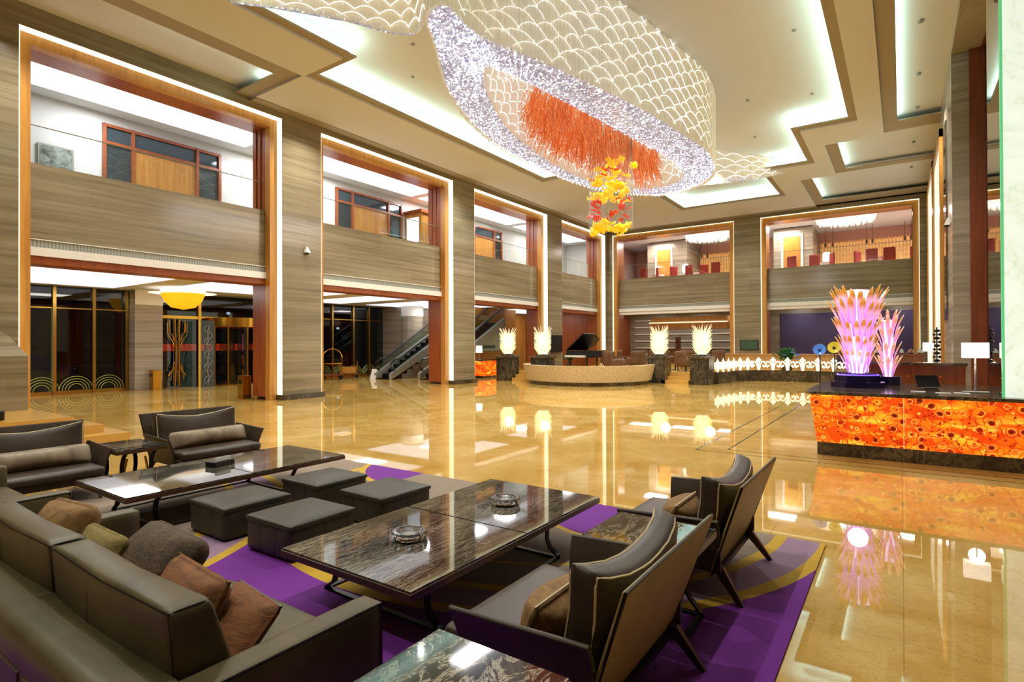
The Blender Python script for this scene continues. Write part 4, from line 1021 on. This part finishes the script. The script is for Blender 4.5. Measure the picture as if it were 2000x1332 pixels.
# round stone drum wall
t = NT('pebble'); v = t.noise(t.pos(), 26, 3, .7); t.set(t.ramp(v, [(.3, lin((160, 138, 96))), (.55, lin((206, 186, 146))), (.75, lin((226, 210, 176)))]), .5); MATS['pebble'] = t.m
def ringwall(c, a0, a1, r0, r1, z0, z1, th, n=48):
    mb = MB(); vs = []; 
    for i in range(n+1):
        a = a0+(a1-a0)*i/n; ca, sa = math.cos(a), math.sin(a)
        vs += [(c[0]+r0*ca, c[1]+r0*sa, z0), (c[0]+r1*ca, c[1]+r1*sa, z1), (c[0]+(r1-th)*ca, c[1]+(r1-th)*sa, z1), (c[0]+(r0-th)*ca, c[1]+(r0-th)*sa, z0)]
    fs = []
    for i in range(n):
        for k in range(4): l = (k+1) % 4; fs.append((4*i+k, 4*i+l, 4*i+4+l, 4*i+4+k))
    fs += [(3, 2, 1, 0), tuple(4*n+k for k in range(4))]
    return mb.add(vs, fs)
dw = thing('curved_planter_wall', 'curved beige speckled stone drum wall in front of the far lounge', 'low wall', (-11.8, 23.1, 0))
ringwall((0, 0), PI*.98, PI*2.08, 2.82, 3.0, .16, .84, .25).build('stone_drum', 'pebble', dw, smooth=40); ringwall((0, 0), PI*.98, PI*2.08, 2.72, 2.76, 0, .16, .25).build('plinth', 'dark_marble', dw)
# marble pedestals with glowing glass lamps
t = NT('lit_spikes'); g = t.n('ShaderNodeTexCoord').outputs['Generated']; q = t.n('ShaderNodeSeparateXYZ', {0: g})
c = t.ramp(q.outputs[2], [(0, lin((250, 250, 190))), (.55, lin((226, 236, 196))), (.85, lin((226, 206, 170))), (1, lin((236, 220, 196)))]); t.set(c, .2, 0, c, .42); MATS['lit_spikes'] = t.m
glow('spike_core', (250, 255, 214), .95)
def spike_lamp():
    r = thing('glass_lamp', '', 'lamp', (0, 0, 0))
    MB().lathe([(.36, 0), (.36, .07), (.3, .09), (0, .09)], n=24).build('base', 'pedestal_marble', r)
    MB().lathe([(.2, 0), (.24, .4), (.22, .95), (0, 1.0)], (0, 0, .09), 16).build('lit_core', 'spike_core', r, smooth=60)
    mb = MB()
    for ti in range(9):
        z = .06+ti*.105
        for k in range(16):
            a = 2*PI*(k+.5*(ti % 2))/16+random.uniform(-.1, .1); rr = .22; L_ = .24 if ti < 8 else .36; o_ = .19 if ti < 8 else .2
            p0 = Vector((rr*math.cos(a), rr*math.sin(a), z+.09)); p1 = p0+Vector((math.cos(a)*o_, math.sin(a)*o_, L_*random.uniform(.8, 1.1)))
            mb.tube([p0, p0*.5+p1*.5+Vector((0, 0, .01)), p1], .03, 4, r1=.004)
    mb.build('glass_spikes', 'lit_spikes', r, kind='stuff'); return r
def pedestal(x, y, label):
    r = thing('marble_pedestal', label, 'pedestal', (x, y, 0))
    MB().box(-.4, .4, -.4, .4, 0, 1.1).build('shaft', 'pedestal_marble', r); MB().box(-.46, .46, -.46, .46, 1.1, 1.2).build('cap', 'dark_marble', r, bevel=.01)
pp = [(-15.75, 22.3, 'dark streaked marble pedestal beside the left steps, leftmost of four', 'glowing spiky glass lamp on the leftmost marble pedestal'),
      (-13.6, 22.05, 'dark marble pedestal at the left end of the curved stone wall', 'glowing spiky glass lamp on the pedestal at the left end of the curved wall'),
      (-8.92, 24.4, 'dark marble pedestal at the right end of the curved stone wall', 'glowing spiky glass lamp on the pedestal at the right end of the curved wall'),
      (-7.0, 24.3, 'dark streaked marble pedestal at the start of the glowing scroll fence, rightmost of four', 'glowing spiky glass lamp on the pedestal beside the scroll fence')]
pr = spike_lamp()
for i, (x, y, a, b) in enumerate(pp):
    pedestal(x, y, a); o = pr if i == 0 else dup(pr); o.location = (x, y, 1.2); o['label'] = b
    lamp('pedestal_lamp_glow', 'POINT', (x+.5, y-.6, 1.9), 8, (1, .98, .82), .2)
# glowing scroll fence on dark base
sf = thing('scroll_fence', 'glowing white scrollwork fence on a dark marble base, right of the pedestals', 'fence', (-3.4, 28.3, 0))
path = [(-3.25, -3.35), (-2.9, -1.0), (-2.4, -.2), (-1.2, .0), (3.1, .0)]
bb = MB(); 
for (a, b), (c_, d) in zip(path, path[1:]):
    v = Vector((c_-a, d-b)); L_ = v.length; bb.box(-.02, L_+.02, -.16, .16, 0, .5, mt=T(a, b, 0, rz=math.atan2(v.y, v.x)))
bb.build('plinth', 'dark_marble', sf)
glow('scroll_light', (255, 248, 206), .85)
def scrollunit():
    mb = MB()
    for s in (-1, 1):
        pts = [(s*(.0+.0), 0, .0)]
        pts = [(s*(.33-.0), 0, .36)]+[(s*(.19+.13*(1-k/14)*math.cos(k*.45+.6)), 0, .2+.15*(1-k/16)*math.sin(k*.45+.9)) for k in range(12)]
        mb.tube([(s*.02, 0, 0), (s*.05, 0, .2), (s*.12, 0, .36), (s*.24, 0, .4), (s*.32, 0, .31), (s*.31, 0, .2), (s*.24, 0, .14), (s*.18, 0, .19), (s*.2, 0, .25)], .042, 6)
    mb.box(-.05, .05, -.02, .02, 0, .42); mb.lathe([(0, -.15), (.14, -.02), (.05, .06), (0, .14)], (0, 0, .48), 8, sy=.25)
    return mb.build('scroll_panel', 'scroll_light', sf)
u0_ = scrollunit(); k = 0
for (a, b), (c_, d) in zip(path, path[1:]):
    v = Vector((c_-a, d-b)); n = max(1, round(v.length/.62))
    for i in range(n):
        o = u0_ if k == 0 else u0_.copy()
        if k: COL.objects.link(o)
        k += 1; o.parent = sf; o.matrix_local = T(a+v.x*(i+.5)/n, b+v.y*(i+.5)/n, .5, rz=math.atan2(v.y, v.x))
# long tan counter with bottles behind the fence
tag(MB().box(-8.0, -2.6, 31.0, 31.7, .45, 1.15).box(-8.05, -2.55, 30.95, 31.75, 1.15, 1.2).build('bar_counter', 'tan_wood'), 'tan wooden bar counter behind the glowing scroll fence', 'counter')
tag(MB().box(-1.9, .8, 30.2, 31.0, .45, 1.2).box(-1.95, .85, 30.15, 31.05, 1.2, 1.26).build('buffet_counter', 'desk_wood'), 'brown buffet counter in front of the purple wall', 'counter')
for i, (x, s) in enumerate(((-1.4, .16), (-.95, .12), (-.4, .18), (0, .1), (.33, .15), (.66, .12))):
    tag(MB().lathe([(.05, 0), (s, .05), (s*.7, .14), (.03, .22), (0, .24)], (x, 30.5, 1.26), 14).build('serving_dish', 'vent' if i % 2 else 'desk_wood', smooth=60), 'small dish on the brown buffet counter in front of the purple wall', 'dish', 'dishes on the buffet counter')
# small lounge armchairs
def lounge_chair():
    r = thing('lounge_chair', '', 'chair', (0, 0, 0))
    MB().soft((0, 0, .3), (.7, .7, .22), .06, n=6).build('seat', 'brown_far', r, smooth=60)
    MB().soft((-.3, 0, .6), (.16, .74, .7), .07, n=6).build('backrest', 'brown_far', r, smooth=60)
    for s in (-1, 1): MB().soft((0, s*.33, .42), (.66, .1, .35), .045, n=5).build('armrest', 'brown_far', r, smooth=60)
    for a in (-.25, .25):
        for b in (-.25, .25): MB().box(a-.02, a+.02, b-.02, b+.02, 0, .2).build('leg', 'wood_leg', r)
    return r
leather('brown_far', (84, 56, 34), (120, 84, 52), .5)
lc = lounge_chair(); lc['label'] = 'brown lounge chair on the raised floor behind the curved stone wall'; lc['group'] = 'brown chairs in the far lounge'
sp_ = [(-10.8, 24.2, .4), (-11.5, 25.2, 1.2), (-10.6, 25.9, 2.2), (-10.0, 27.5, 2.8), (-12.2, 28.2, .2), (-13.6, 29.2, -.3), (-11.0, 29.5, 2.0), (-9.0, 28.8, 3.0), (-8.4, 26.5, 1.0), (-7.9, 29.7, 2.4), (-9.7, 31.2, 1.2)]
for i, (x, y, a) in enumerate(sp_):
    o = lc if i == 0 else dup(lc); o.location = (x, y, .45); o.rotation_euler = (0, 0, a)
def small_table(x, y, label, z=.45):
    r = thing('round_table', label, 'table', (x, y, z), 0, 'small round lounge tables')
    MB().lathe([(.3, .62), (.3, .66)], n=20).build('tabletop', 'desk_wood', r); MB().lathe([(.2, 0), (.2, .02), (.03, .03), (.03, .62)], n=14).build('leg', 'steel_dark', r)
for x, y in ((-11.6, 26.8), (-12.9, 27.2), (-9.2, 27.4)): small_table(x, y, 'small round wooden table among the brown lounge chairs')
# grand piano
pn = thing('grand_piano', 'black grand piano with raised lid behind the curved stone wall', 'piano', (-13.4, 26.0, .45), -.3)
ol = [(-.75, -.7), (.75, -.7), (.75, .2), (.3, .9), (-.3, 1.1), (-.75, .9)]; n = len(ol)
MB().add([(a, b, .6) for a, b in ol]+[(a, b, .95) for a, b in ol], [tuple(reversed(range(n))), tuple(range(n, 2*n))]+[(i, (i+1) % n, n+(i+1) % n, n+i) for i in range(n)]).build('body', 'black_plastic', pn, bevel=.01)
lm = T(-.75, 0, .96, ry=-.6) @ T(.75, 0, 0)
MB().add([tuple(lm @ Vector((a, b, 0))) for a, b in ol]+[tuple(lm @ Vector((a, b, .03))) for a, b in ol], [tuple(reversed(range(n))), tuple(range(n, 2*n))]+[(i, (i+1) % n, n+(i+1) % n, n+i) for i in range(n)]).build('lid', 'black_plastic', pn)
for a, b in ((-.6, -.55), (.6, -.55), (0, .8)): MB().lathe([(.03, 0), (.06, .6)], (a, b, 0), 10).build('leg', 'black_plastic', pn)
MB().box(-.65, .65, -.9, -.7, .62, .72).build('keyboard', 'white_paint', pn)
# plants
t = NT('leaf'); n = t.noise(t.pos(), 12, 2); t.set(t.ramp(n, [(.3, lin((22, 70, 30))), (.7, lin((60, 130, 60)))]), .45); MATS['leaf'] = t.m
def plant(x, y, z, R, H, label, fl=None):
    r = thing('potted_plant', label, 'plant', (x, y, z))
    MB().lathe([(R*.3, 0), (R*.42, H*.25), (R*.36, H*.25), (0, H*.22)], n=16).build('pot', 'pedestal_marble', r)
    mb = MB()
    for k in range(150):
        a = random.random()*2*PI; e = random.uniform(.1, 1.3); L_ = R*random.uniform(.7, 1.15); b = Vector((0, 0, H*.25)); d = Vector((math.cos(a)*math.sin(e), math.sin(a)*math.sin(e), math.cos(e)*.9)); tip = b+d*L_+Vector((0, 0, H*.2)); mid = (b+tip)/2+Vector((0, 0, .08)); sd = d.cross(Vector((0, 0, 1)))
        sd = sd.normalized()*.06 if sd.length > .01 else Vector((.06, 0, 0)); m2 = tip*.75+mid*.25
        mb.add([mid, m2+sd, tip, m2-sd], [(0, 1, 2, 3)])
        if k % 5 == 0: mb.tube([b, mid, tip], .008, 3)
    mb.build('leaves', 'leaf', r, kind='stuff')
    if fl:
        f = MB()
        for k in range(7): f.lathe([(0, 0), (.08, .03), (.1, .0)], (random.uniform(-.2, .9)*R, -R*.4, H*.6+random.uniform(0, .35)), 8)
        f.build('flowers', fl, r)
simple('blue_petal', (90, 120, 210), .5)
plant(-4.5, 29.4, .45, .75, .9, 'bushy green plant with blue flowers behind the glowing scroll fence', 'blue_petal')
plant(-14.9, 26.9, .45, .45, .9, 'bright green plant behind the left end of the curved stone wall')
# tv screen and dark sign on the pillars
r = thing('television', 'small green lit television on the marble pillar between the two end bays', 'television', (-7.22, YB-.06, 1.65))
MB().box(-.5, .5, 0, .06, -.29, .29).build('frame', 'black_plastic', r); glow('tv_green', (80, 110, 70), .35, (10, 14, 10)); MB().box(-.46, .46, -.005, 0, -.25, .25).build('screen', 'tv_green', r)
r = thing('dark_wall_screen', 'dark screen on the marble pillar behind the curved stone wall', 'screen', (XL+.02, 27.5, 1.75))
MB().box(0, .08, -.55, .6, -.45, .5).build('panel', 'black_plastic', r)

# ---- rooms beyond the end wall, ground level
struct('wall_end', MB().box(-17, -7.3, 39.8, 40, 0, 4.6).box(-7.3, 2, 37.8, 38, 0, 4.6), 'grey_marble')
struct('wall_end_side', MB().box(-7.4, -7.2, 35.6, 38, 0, 4.6).box(1.0, 1.2, 35.6, 38, 0, 4.6).box(-17, -16.8, 35.6, 40, 0, 4.6), 'red_wood')
struct('floor_end', MB().box(-17, 2, YB, 40, 0, .45), 'step_marble')
struct('ceiling_end', MB().box(-17, 2, YB+1.2, 40, 3.95, 4.1), 'ceiling_white')
pw = NT('purple_wall'); pw.set(lin((66, 54, 92)), .5); MATS['purple_wall'] = pw.m
struct('trim_90', MB().box(-6.1, .95, 37.72, 37.8, .45, 3.55), 'purple_wall')
for x in (-5, -2.5, 0): lamp('end_light', 'AREA', (x, 36.6, 3.9), 26, (1, .95, .92), 1, .6)
for x in (-15, -12, -9): lamp('end_light', 'AREA', (x, 37.6, 3.9), 45, (1, .93, .82), 1.6, 1)
# slatted marble feature wall: white ledges
mb = MB()
for k in range(6): mb.box(-16.4, -9.0, 39.7, 39.8, .9+k*.5, .98+k*.5)
struct('trim_91', mb, 'white_paint')
bar = thing('bar_canopy', 'orange wooden canopy with lit edge above the far bar', 'canopy', (-11.5, 37.2, 3.0))
MB().box(-2.5, 2.6, -.8, .8, -.3, .05).build('soffit', 'orange_wood', bar); MB().box(-2.5, 2.6, -.84, -.8, .1, .17).build('lit_edge', 'warm_panel', bar); MB().box(-2.4, 2.5, -.7, .7, .05, .5).build('fascia', 'tan_wood', bar)
tag(MB().box(-14.2, -10, 36.6, 37.4, .45, 1.35).box(-14.3, -9.9, 36.5, 37.5, 1.35, 1.42).build('bar_counter', 'desk_wood'), 'dark wooden bar counter under the orange canopy in the left end bay', 'counter')
tag(MB().box(-12.95, -12.65, 38.6, 38.9, .45, 2.2).build('wooden_column', 'dark_wood'), 'slim dark wooden column behind the bar in the left end bay', 'column')
# ---- rooms beyond the end wall, upper level: restaurant
struct('floor_upper', MB().box(-17.3, 2, YB+.9, 42, 4.95, 5.75), 'white_paint')
struct('wall_upper', MB().box(-17.3, 2, 41.8, 42, 5, 9.4).box(-17.3, -17.1, 35.6, 42, 5, 9.4).box(1.6, 1.8, 35.6, 42, 5, 9.4), simple('rose_wall', (196, 150, 136), .7))
struct('wall_upper_block', MB().box(-14.9, -12.1, 38.5, 41.8, 5.7, 8.9).box(-6.6, -4.4, 38.5, 41.8, 5.1, 8.9), 'grey_marble')
struct('ceiling_upper', MB().box(-17.3, 2, YB+1.2, 42, 8.95, 9.1), 'ceiling_white')
def slat_screen(x0, x1, label):
    r = thing('slat_screen', label, 'screen', ((x0+x1)/2, 41.2, 5.75)); w = (x1-x0)/2
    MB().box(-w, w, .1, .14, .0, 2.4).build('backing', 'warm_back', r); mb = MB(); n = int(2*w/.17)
    for i in range(n):
        x = -w+2*w*(i+.5)/n
        mb.lathe([(.02, .1)]+[(.028+.034*(k % 2), .12+k*.135) for k in range(18)]+[(.01, 2.5)], (x, 0, 0), 6)
    mb.build('beaded_slats', 'slat_gold', r, kind='stuff')
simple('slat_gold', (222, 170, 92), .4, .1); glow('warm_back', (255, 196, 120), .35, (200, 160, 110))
slat_screen(-12.0, -8.5, 'golden beaded slat screen in the restaurant above the left end bay')
slat_screen(-4.3, 1.4, 'golden beaded slat screen in the restaurant above the right end bay')
for i, (x, l) in enumerate(((-13.7, 'brown door in the grey marble block above the left end bay'), (-5.55, 'brown door in the grey marble block above the right end bay'))):
    r = thing('wooden_door', l, 'door', (x, 38.5, 5.75)); MB().box(-.62, .62, -.06, .0, 0, 2.75).build('frame', 'white_paint', r); MB().box(-.48, .48, -.09, -.06, 0, 2.6).build('leaf', 'orange_wood', r)
simple('red_fabric', (170, 44, 40), .7)
def red_chair():
    r = thing('red_chair', 'red upholstered chair in the upper restaurant behind the glass balustrade', 'chair', (0, 0, 0), 0, 'red chairs of the upper restaurant')
    MB().soft((0, 0, .42), (.55, .55, .14), .05, n=5).build('seat', 'red_fabric', r, smooth=60); MB().soft((-.24, 0, .78), (.1, .56, .7), .045, n=6).build('backrest', 'red_fabric', r, smooth=60)
    for a in (-.2, .2):
        for b in (-.2, .2): MB().box(a-.02, a+.02, b-.02, b+.02, 0, .36).build('leg', 'wood_leg', r)
    return r
rch = red_chair()
for i, (x, y, a) in enumerate(((-14.3, 36.6, 1.5), (-13.2, 36.5, .5), (-12.6, 36.9, 2.5), (-11.3, 36.9, 1.2), (-10.6, 37.2, 2), (-9.6, 36.6, 1.6), (-5.2, 36.8, 1.2), (-4.2, 37.0, 1.9), (-3.0, 36.7, .5), (-2.2, 36.9, 2.6), (-1.3, 36.4, 1.57), (-.5, 36.4, 1.57), (.3, 36.8, 2.8))):
    o = rch if i == 0 else dup(rch); o.location = (x, y, 5.75); o.rotation_euler = (0, 0, a)
def dining(x, y):
    r = thing('dining_table', 'white clothed table among the red restaurant chairs', 'table', (x, y, 5.75), 0, 'tables of the upper restaurant')
    MB().lathe([(.5, .05), (.46, .7), (.46, .74)], n=16).build('tablecloth', 'white_paint', r); MB().lathe([(.2, 0), (.2, .05)], n=10).build('foot', 'steel_dark', r)
for x, y in ((-13.8, 37.5), (-11.0, 38.0), (-3.6, 37.7), (-.9, 37.3)): dining(x, y)
def disc_light(x, y, R, label):
    r = thing('crystal_disc_light', label, 'ceiling light', (x, y, 8.94))
    MB().lathe([(R, 0), (R, -.08), (R*.93, -.1), (0, -.12)], n=32).build('plate', 'warm_panel', r); mb = MB()
    for k in range(260):
        a = random.random()*2*PI; q = R*.98*math.sqrt(random.random()); mb.lathe([(.012, 0), (.03, -.12), (.0, -.26)], (q*math.cos(a), q*math.sin(a), -.1), 4)
    mb.build('crystal_drops', 'bead_warm', r, kind='stuff')
glow('bead_warm', (255, 240, 214), 1.0)
disc_light(-2.6, 37.2, 1.5, 'round crystal ceiling light above the right end bay restaurant'); disc_light(-10.4, 37.8, 1.5, 'round crystal ceiling light above the left end bay restaurant')
def pendant(x, y):
    r = thing('pendant_lamp', 'slim black pendant lamp in front of the golden slat screen', 'lamp', (x, y, 8.95), 0, 'slim pendants of the upper restaurant')
    MB().tube([(0, 0, 0), (0, 0, -.9)], .01, 4).build('cord', 'black_plastic', r); MB().lathe([(.03, 0), (.07, -.1), (.05, -.25), (0, -.28)], (0, 0, -.9), 10).build('shade', 'wood_leg', r)
for x in (-11.6, -11.2, -9.6, -9.2, -3.9, -3.5, -1.7, -1.4, .2, .5): pendant(x, 40.3)
for x in (-14, -11, -6, -2.5, .5): lamp('restaurant_light', 'AREA', (x, 37.5, 8.8), 150, (1, .88, .8), 1.4, 1)
tag(MB().lathe([(.14, 0), (.2, .1), (.2, .5), (.14, .6), (0, .62)], (-11.9, 37.6, 6.49), 16).build('table_lamp', 'lamp_shade'), 'bright round lamp on a table of the restaurant above the left end bay', 'lamp')
tag(MB().lathe([(.14, 0), (.2, .1), (.2, .5), (.14, .6), (0, .62)], (-3.6, 37.7, 6.49), 16).build('table_lamp', 'lamp_shade'), 'bright round lamp on a table of the restaurant above the right end bay', 'lamp')

# ================================================================ LOWER LOBBY THINGS
def escalator(x, y0, n, label):
    r = thing('escalator', label, 'escalator', (x, y0, 0)); sl = .56; L_ = 5.3
    for s in (-1, 1):
        g = MB(); g.add([(s*.55, -.3, .3), (s*.55, L_, .3+sl*L_), (s*.55, L_, 1.0+sl*L_), (s*.55, .1, 1.0), (s*.55, -.3, .9)], [(0, 1, 2, 3, 4)]); g.build('balustrade_glass', 'escalator_glass', r)
        MB().tube([(s*.55, L_, 1.0+sl*L_), (s*.55, .2, 1.05), (s*.55, -.2, 1.0), (s*.55, -.45, .82), (s*.55, -.45, .6), (s*.55, -.2, .42), (s*.55, 0, .35)], .045, 8).build('handrail', 'black_plastic', r)
        MB().hexa([(s*.55-.09, -.5, 0), (s*.55+.09, -.5, 0), (s*.55+.09, L_, sl*L_-.3), (s*.55-.09, L_, sl*L_-.3)], [(s*.55-.09, -.5, .3), (s*.55+.09, -.5, .3), (s*.55+.09, L_, sl*L_+.3), (s*.55-.09, L_, sl*L_+.3)]).build('skirt', 'vent', r)
    st = MB()
    for k in range(14): st.box(-.46, .46, -.5+k*.4, -.1+k*.4+.05, max(0, -.2+k*.225), .05+k*.225)
    st.build('steps', 'steel_dark', r)
escalator(-21.5, 20.0, 0, 'escalator rising in front of the round marble column in the second bay')
escalator(-19.3, 20.9, 1, 'second escalator rising behind the third bay')
struct('wall_escalator', MB().box(-22.6, -22.4, 26.0, 34, 0, 3.92).box(-20.4, -20.2, 24.5, 29.5, 0, 3.92), 'orange_wood')
ac = thing('agate_cabinet', 'small glowing orange agate cabinet beside the second pillar in the lobby', 'cabinet', (-18.0, 23.3, 0))
MB().box(-.4, .4, -.6, .6, .12, .9).build('emissive_panel', 'agate', ac); MB().box(-.36, .36, -.56, .56, 0, .12).build('plinth', 'dark_marble', ac); MB().box(-.44, .44, -.64, .64, .9, .96).build('top', 'dark_marble', ac)
l2 = thing('table_lamp', 'white table lamp on the small agate cabinet in the lobby', 'lamp', (-17.95, 22.85, .96))
MB().lathe([(.1, 0), (.1, .02), (.015, .03), (.015, .4)], n=12).build('stem', 'vent', l2); MB().lathe([(.17, .36), (.15, .72)], n=18).build('lamp_shade', 'lamp_shade', l2)
pc = thing('framed_picture', 'pale green landscape picture behind the leftmost glowing lamp', 'picture', (-20.2, 26.4, 1.9))
MB().box(0, .06, -1.3, 1.3, -.6, .6).build('frame', 'vent', pc); simple('pale_green', (186, 204, 182), .5); MB().box(.06, .065, -1.22, 1.22, -.52, .52).build('canvas', 'pale_green', pc)
MB().box(.066, .07, -.9, .8, -.4, -.2).build('painted_hills', simple('hill_green', (90, 120, 110), .6), pc)
def cart(x, y, rz, label, arch=True, mat='gold'):
    r = thing('luggage_cart', label, 'luggage cart', (x, y, 0), rz)
    MB().box(-.5, .5, -.3, .3, .2, .27).build('deck', 'desk_wood', r)
    for a in (-.42, .42):
        for b in (-.22, .22): MB().lathe([(.09, -.02), (.09, .02)], n=12, mt=T(a, b, .1, rx=PI/2)).build('wheel', 'black_plastic', r)
    if arch:
        for b in (-.26, .26):
            MB().tube([(-.46, b, .27), (-.46, b, 1.1)]+[(-.46*math.cos(PI*k/12), b*(1-math.sin(PI*k/12)*.9), 1.1+.45*math.sin(PI*k/12)) for k in range(13)]+[(.46, b, .27)], .025, 8).build('arch_frame', mat, r)
        MB().lathe([(.03, 0), (.05, .04), (0, .12)], (0, 0, 1.55), 10).build('finial', mat, r)
        MB().tube([(-.46, -.26, .8), (.46, -.26, .8)], .018, 6).build('rail', mat, r)
    else:
        for a in (-.46, .46): MB().tube([(a, -.26, .27), (a, -.26, .85), (a, .26, .85), (a, .26, .27)], .025, 8).build('end_frame', mat, r)
        MB().box(-.4, .4, -.25, .25, .27, .6).build('luggage_bed', 'orange_wood', r)
cart(-23.7, 18.15, .9, 'gold birdcage luggage cart standing by the lobby glass in the second bay')
cart(-23.9, 19.3, .9, 'low brass luggage trolley right of the birdcage cart', False, 'brass')
def bin_(x, y, w, h, label, mat, z=0):
    r = thing('waste_bin', label, 'bin', (x, y, z)); MB().box(-w/2, w/2, -w/2, w/2, 0, h).build('body', mat, r, bevel=.01)
    MB().box(-w/2-.01, w/2+.01, -w/2-.01, w/2+.01, h, h+.04).build('lid', 'brass', r); MB().box(-w/4, w/4, -w/2-.012, -w/2, h*.7, h*.86).build('slot', 'black_plastic', r)
bin_(-17.62, 10.05, .3, .72, 'brass waste bin beside the base of the first marble pillar', 'brass'); bin_(-24.2, 10.15, .32, .75, 'orange gold waste bin against the square lobby pillar by the entrance', 'gold')
bw = thing('bowl_chandelier', 'golden glass bowl chandelier under the lower lobby ceiling near the entrance', 'chandelier', (-22.6, 10.45, 3.92))
MB().lathe([(.75, -.2), (.62, -.5), (.4, -.72), (0, -.8)], n=28).build('bowl', glow('amber_bowl', (238, 176, 20), .8, (220, 160, 30)), bw, smooth=60)
MB().lathe([(1.15, -.18), (.75, -.2), (.75, 0)], n=28).build('crystal_rim', 'bead_warm', bw); MB().tube([(0, 0, 0), (0, 0, -.3)], .04, 8).build('stem', 'gold', bw)
sg = thing('floor_sign', 'small white folding floor sign near the escalator foot', 'sign', (-22.2, 19.6, 0))
MB().hexa([(-.2, -.15, 0), (.2, -.15, 0), (.2, -.13, 0), (-.2, -.13, 0)], [(-.18, -.02, .5), (.18, -.02, .5), (.18, 0, .5), (-.18, 0, .5)]).build('front_leaf', 'white_paint', sg)
MB().hexa([(-.2, .13, 0), (.2, .13, 0), (.2, .15, 0), (-.2, .15, 0)], [(-.18, 0, .5), (.18, 0, .5), (.18, .02, .5), (-.18, .02, .5)]).build('rear_leaf', 'white_paint', sg)
tag(MB().box(-17.0, -16.6, 10.4, 10.43, 1.55, 1.57).build('wall_plaque', 'brass'), 'thin brass plaque on the red wood side of the first pillar', 'plaque')
# tall lit onyx box outside the lobby glass
struct('trim_95', MB().box(-26.6, -26.3, 6.6, 6.8, 0, 3.2), 'onyx_green')

# timber display case on the second gallery bay
tc = thing('display_case', 'orange timber display case with white glazed front on the second gallery bay', 'cabinet', (-19.4, 20.1, 5.0))
MB().box(-.6, .5, -.5, .5, 0, 3.1).build('body', 'orange_wood', tc); MB().box(-.45, .35, -.52, -.5, 1.7, 2.9).build('glazed_front', 'emissive_panel', tc); MB().box(-.7, .6, -.6, .6, 3.1, 3.25).build('cornice', 'red_wood', tc)
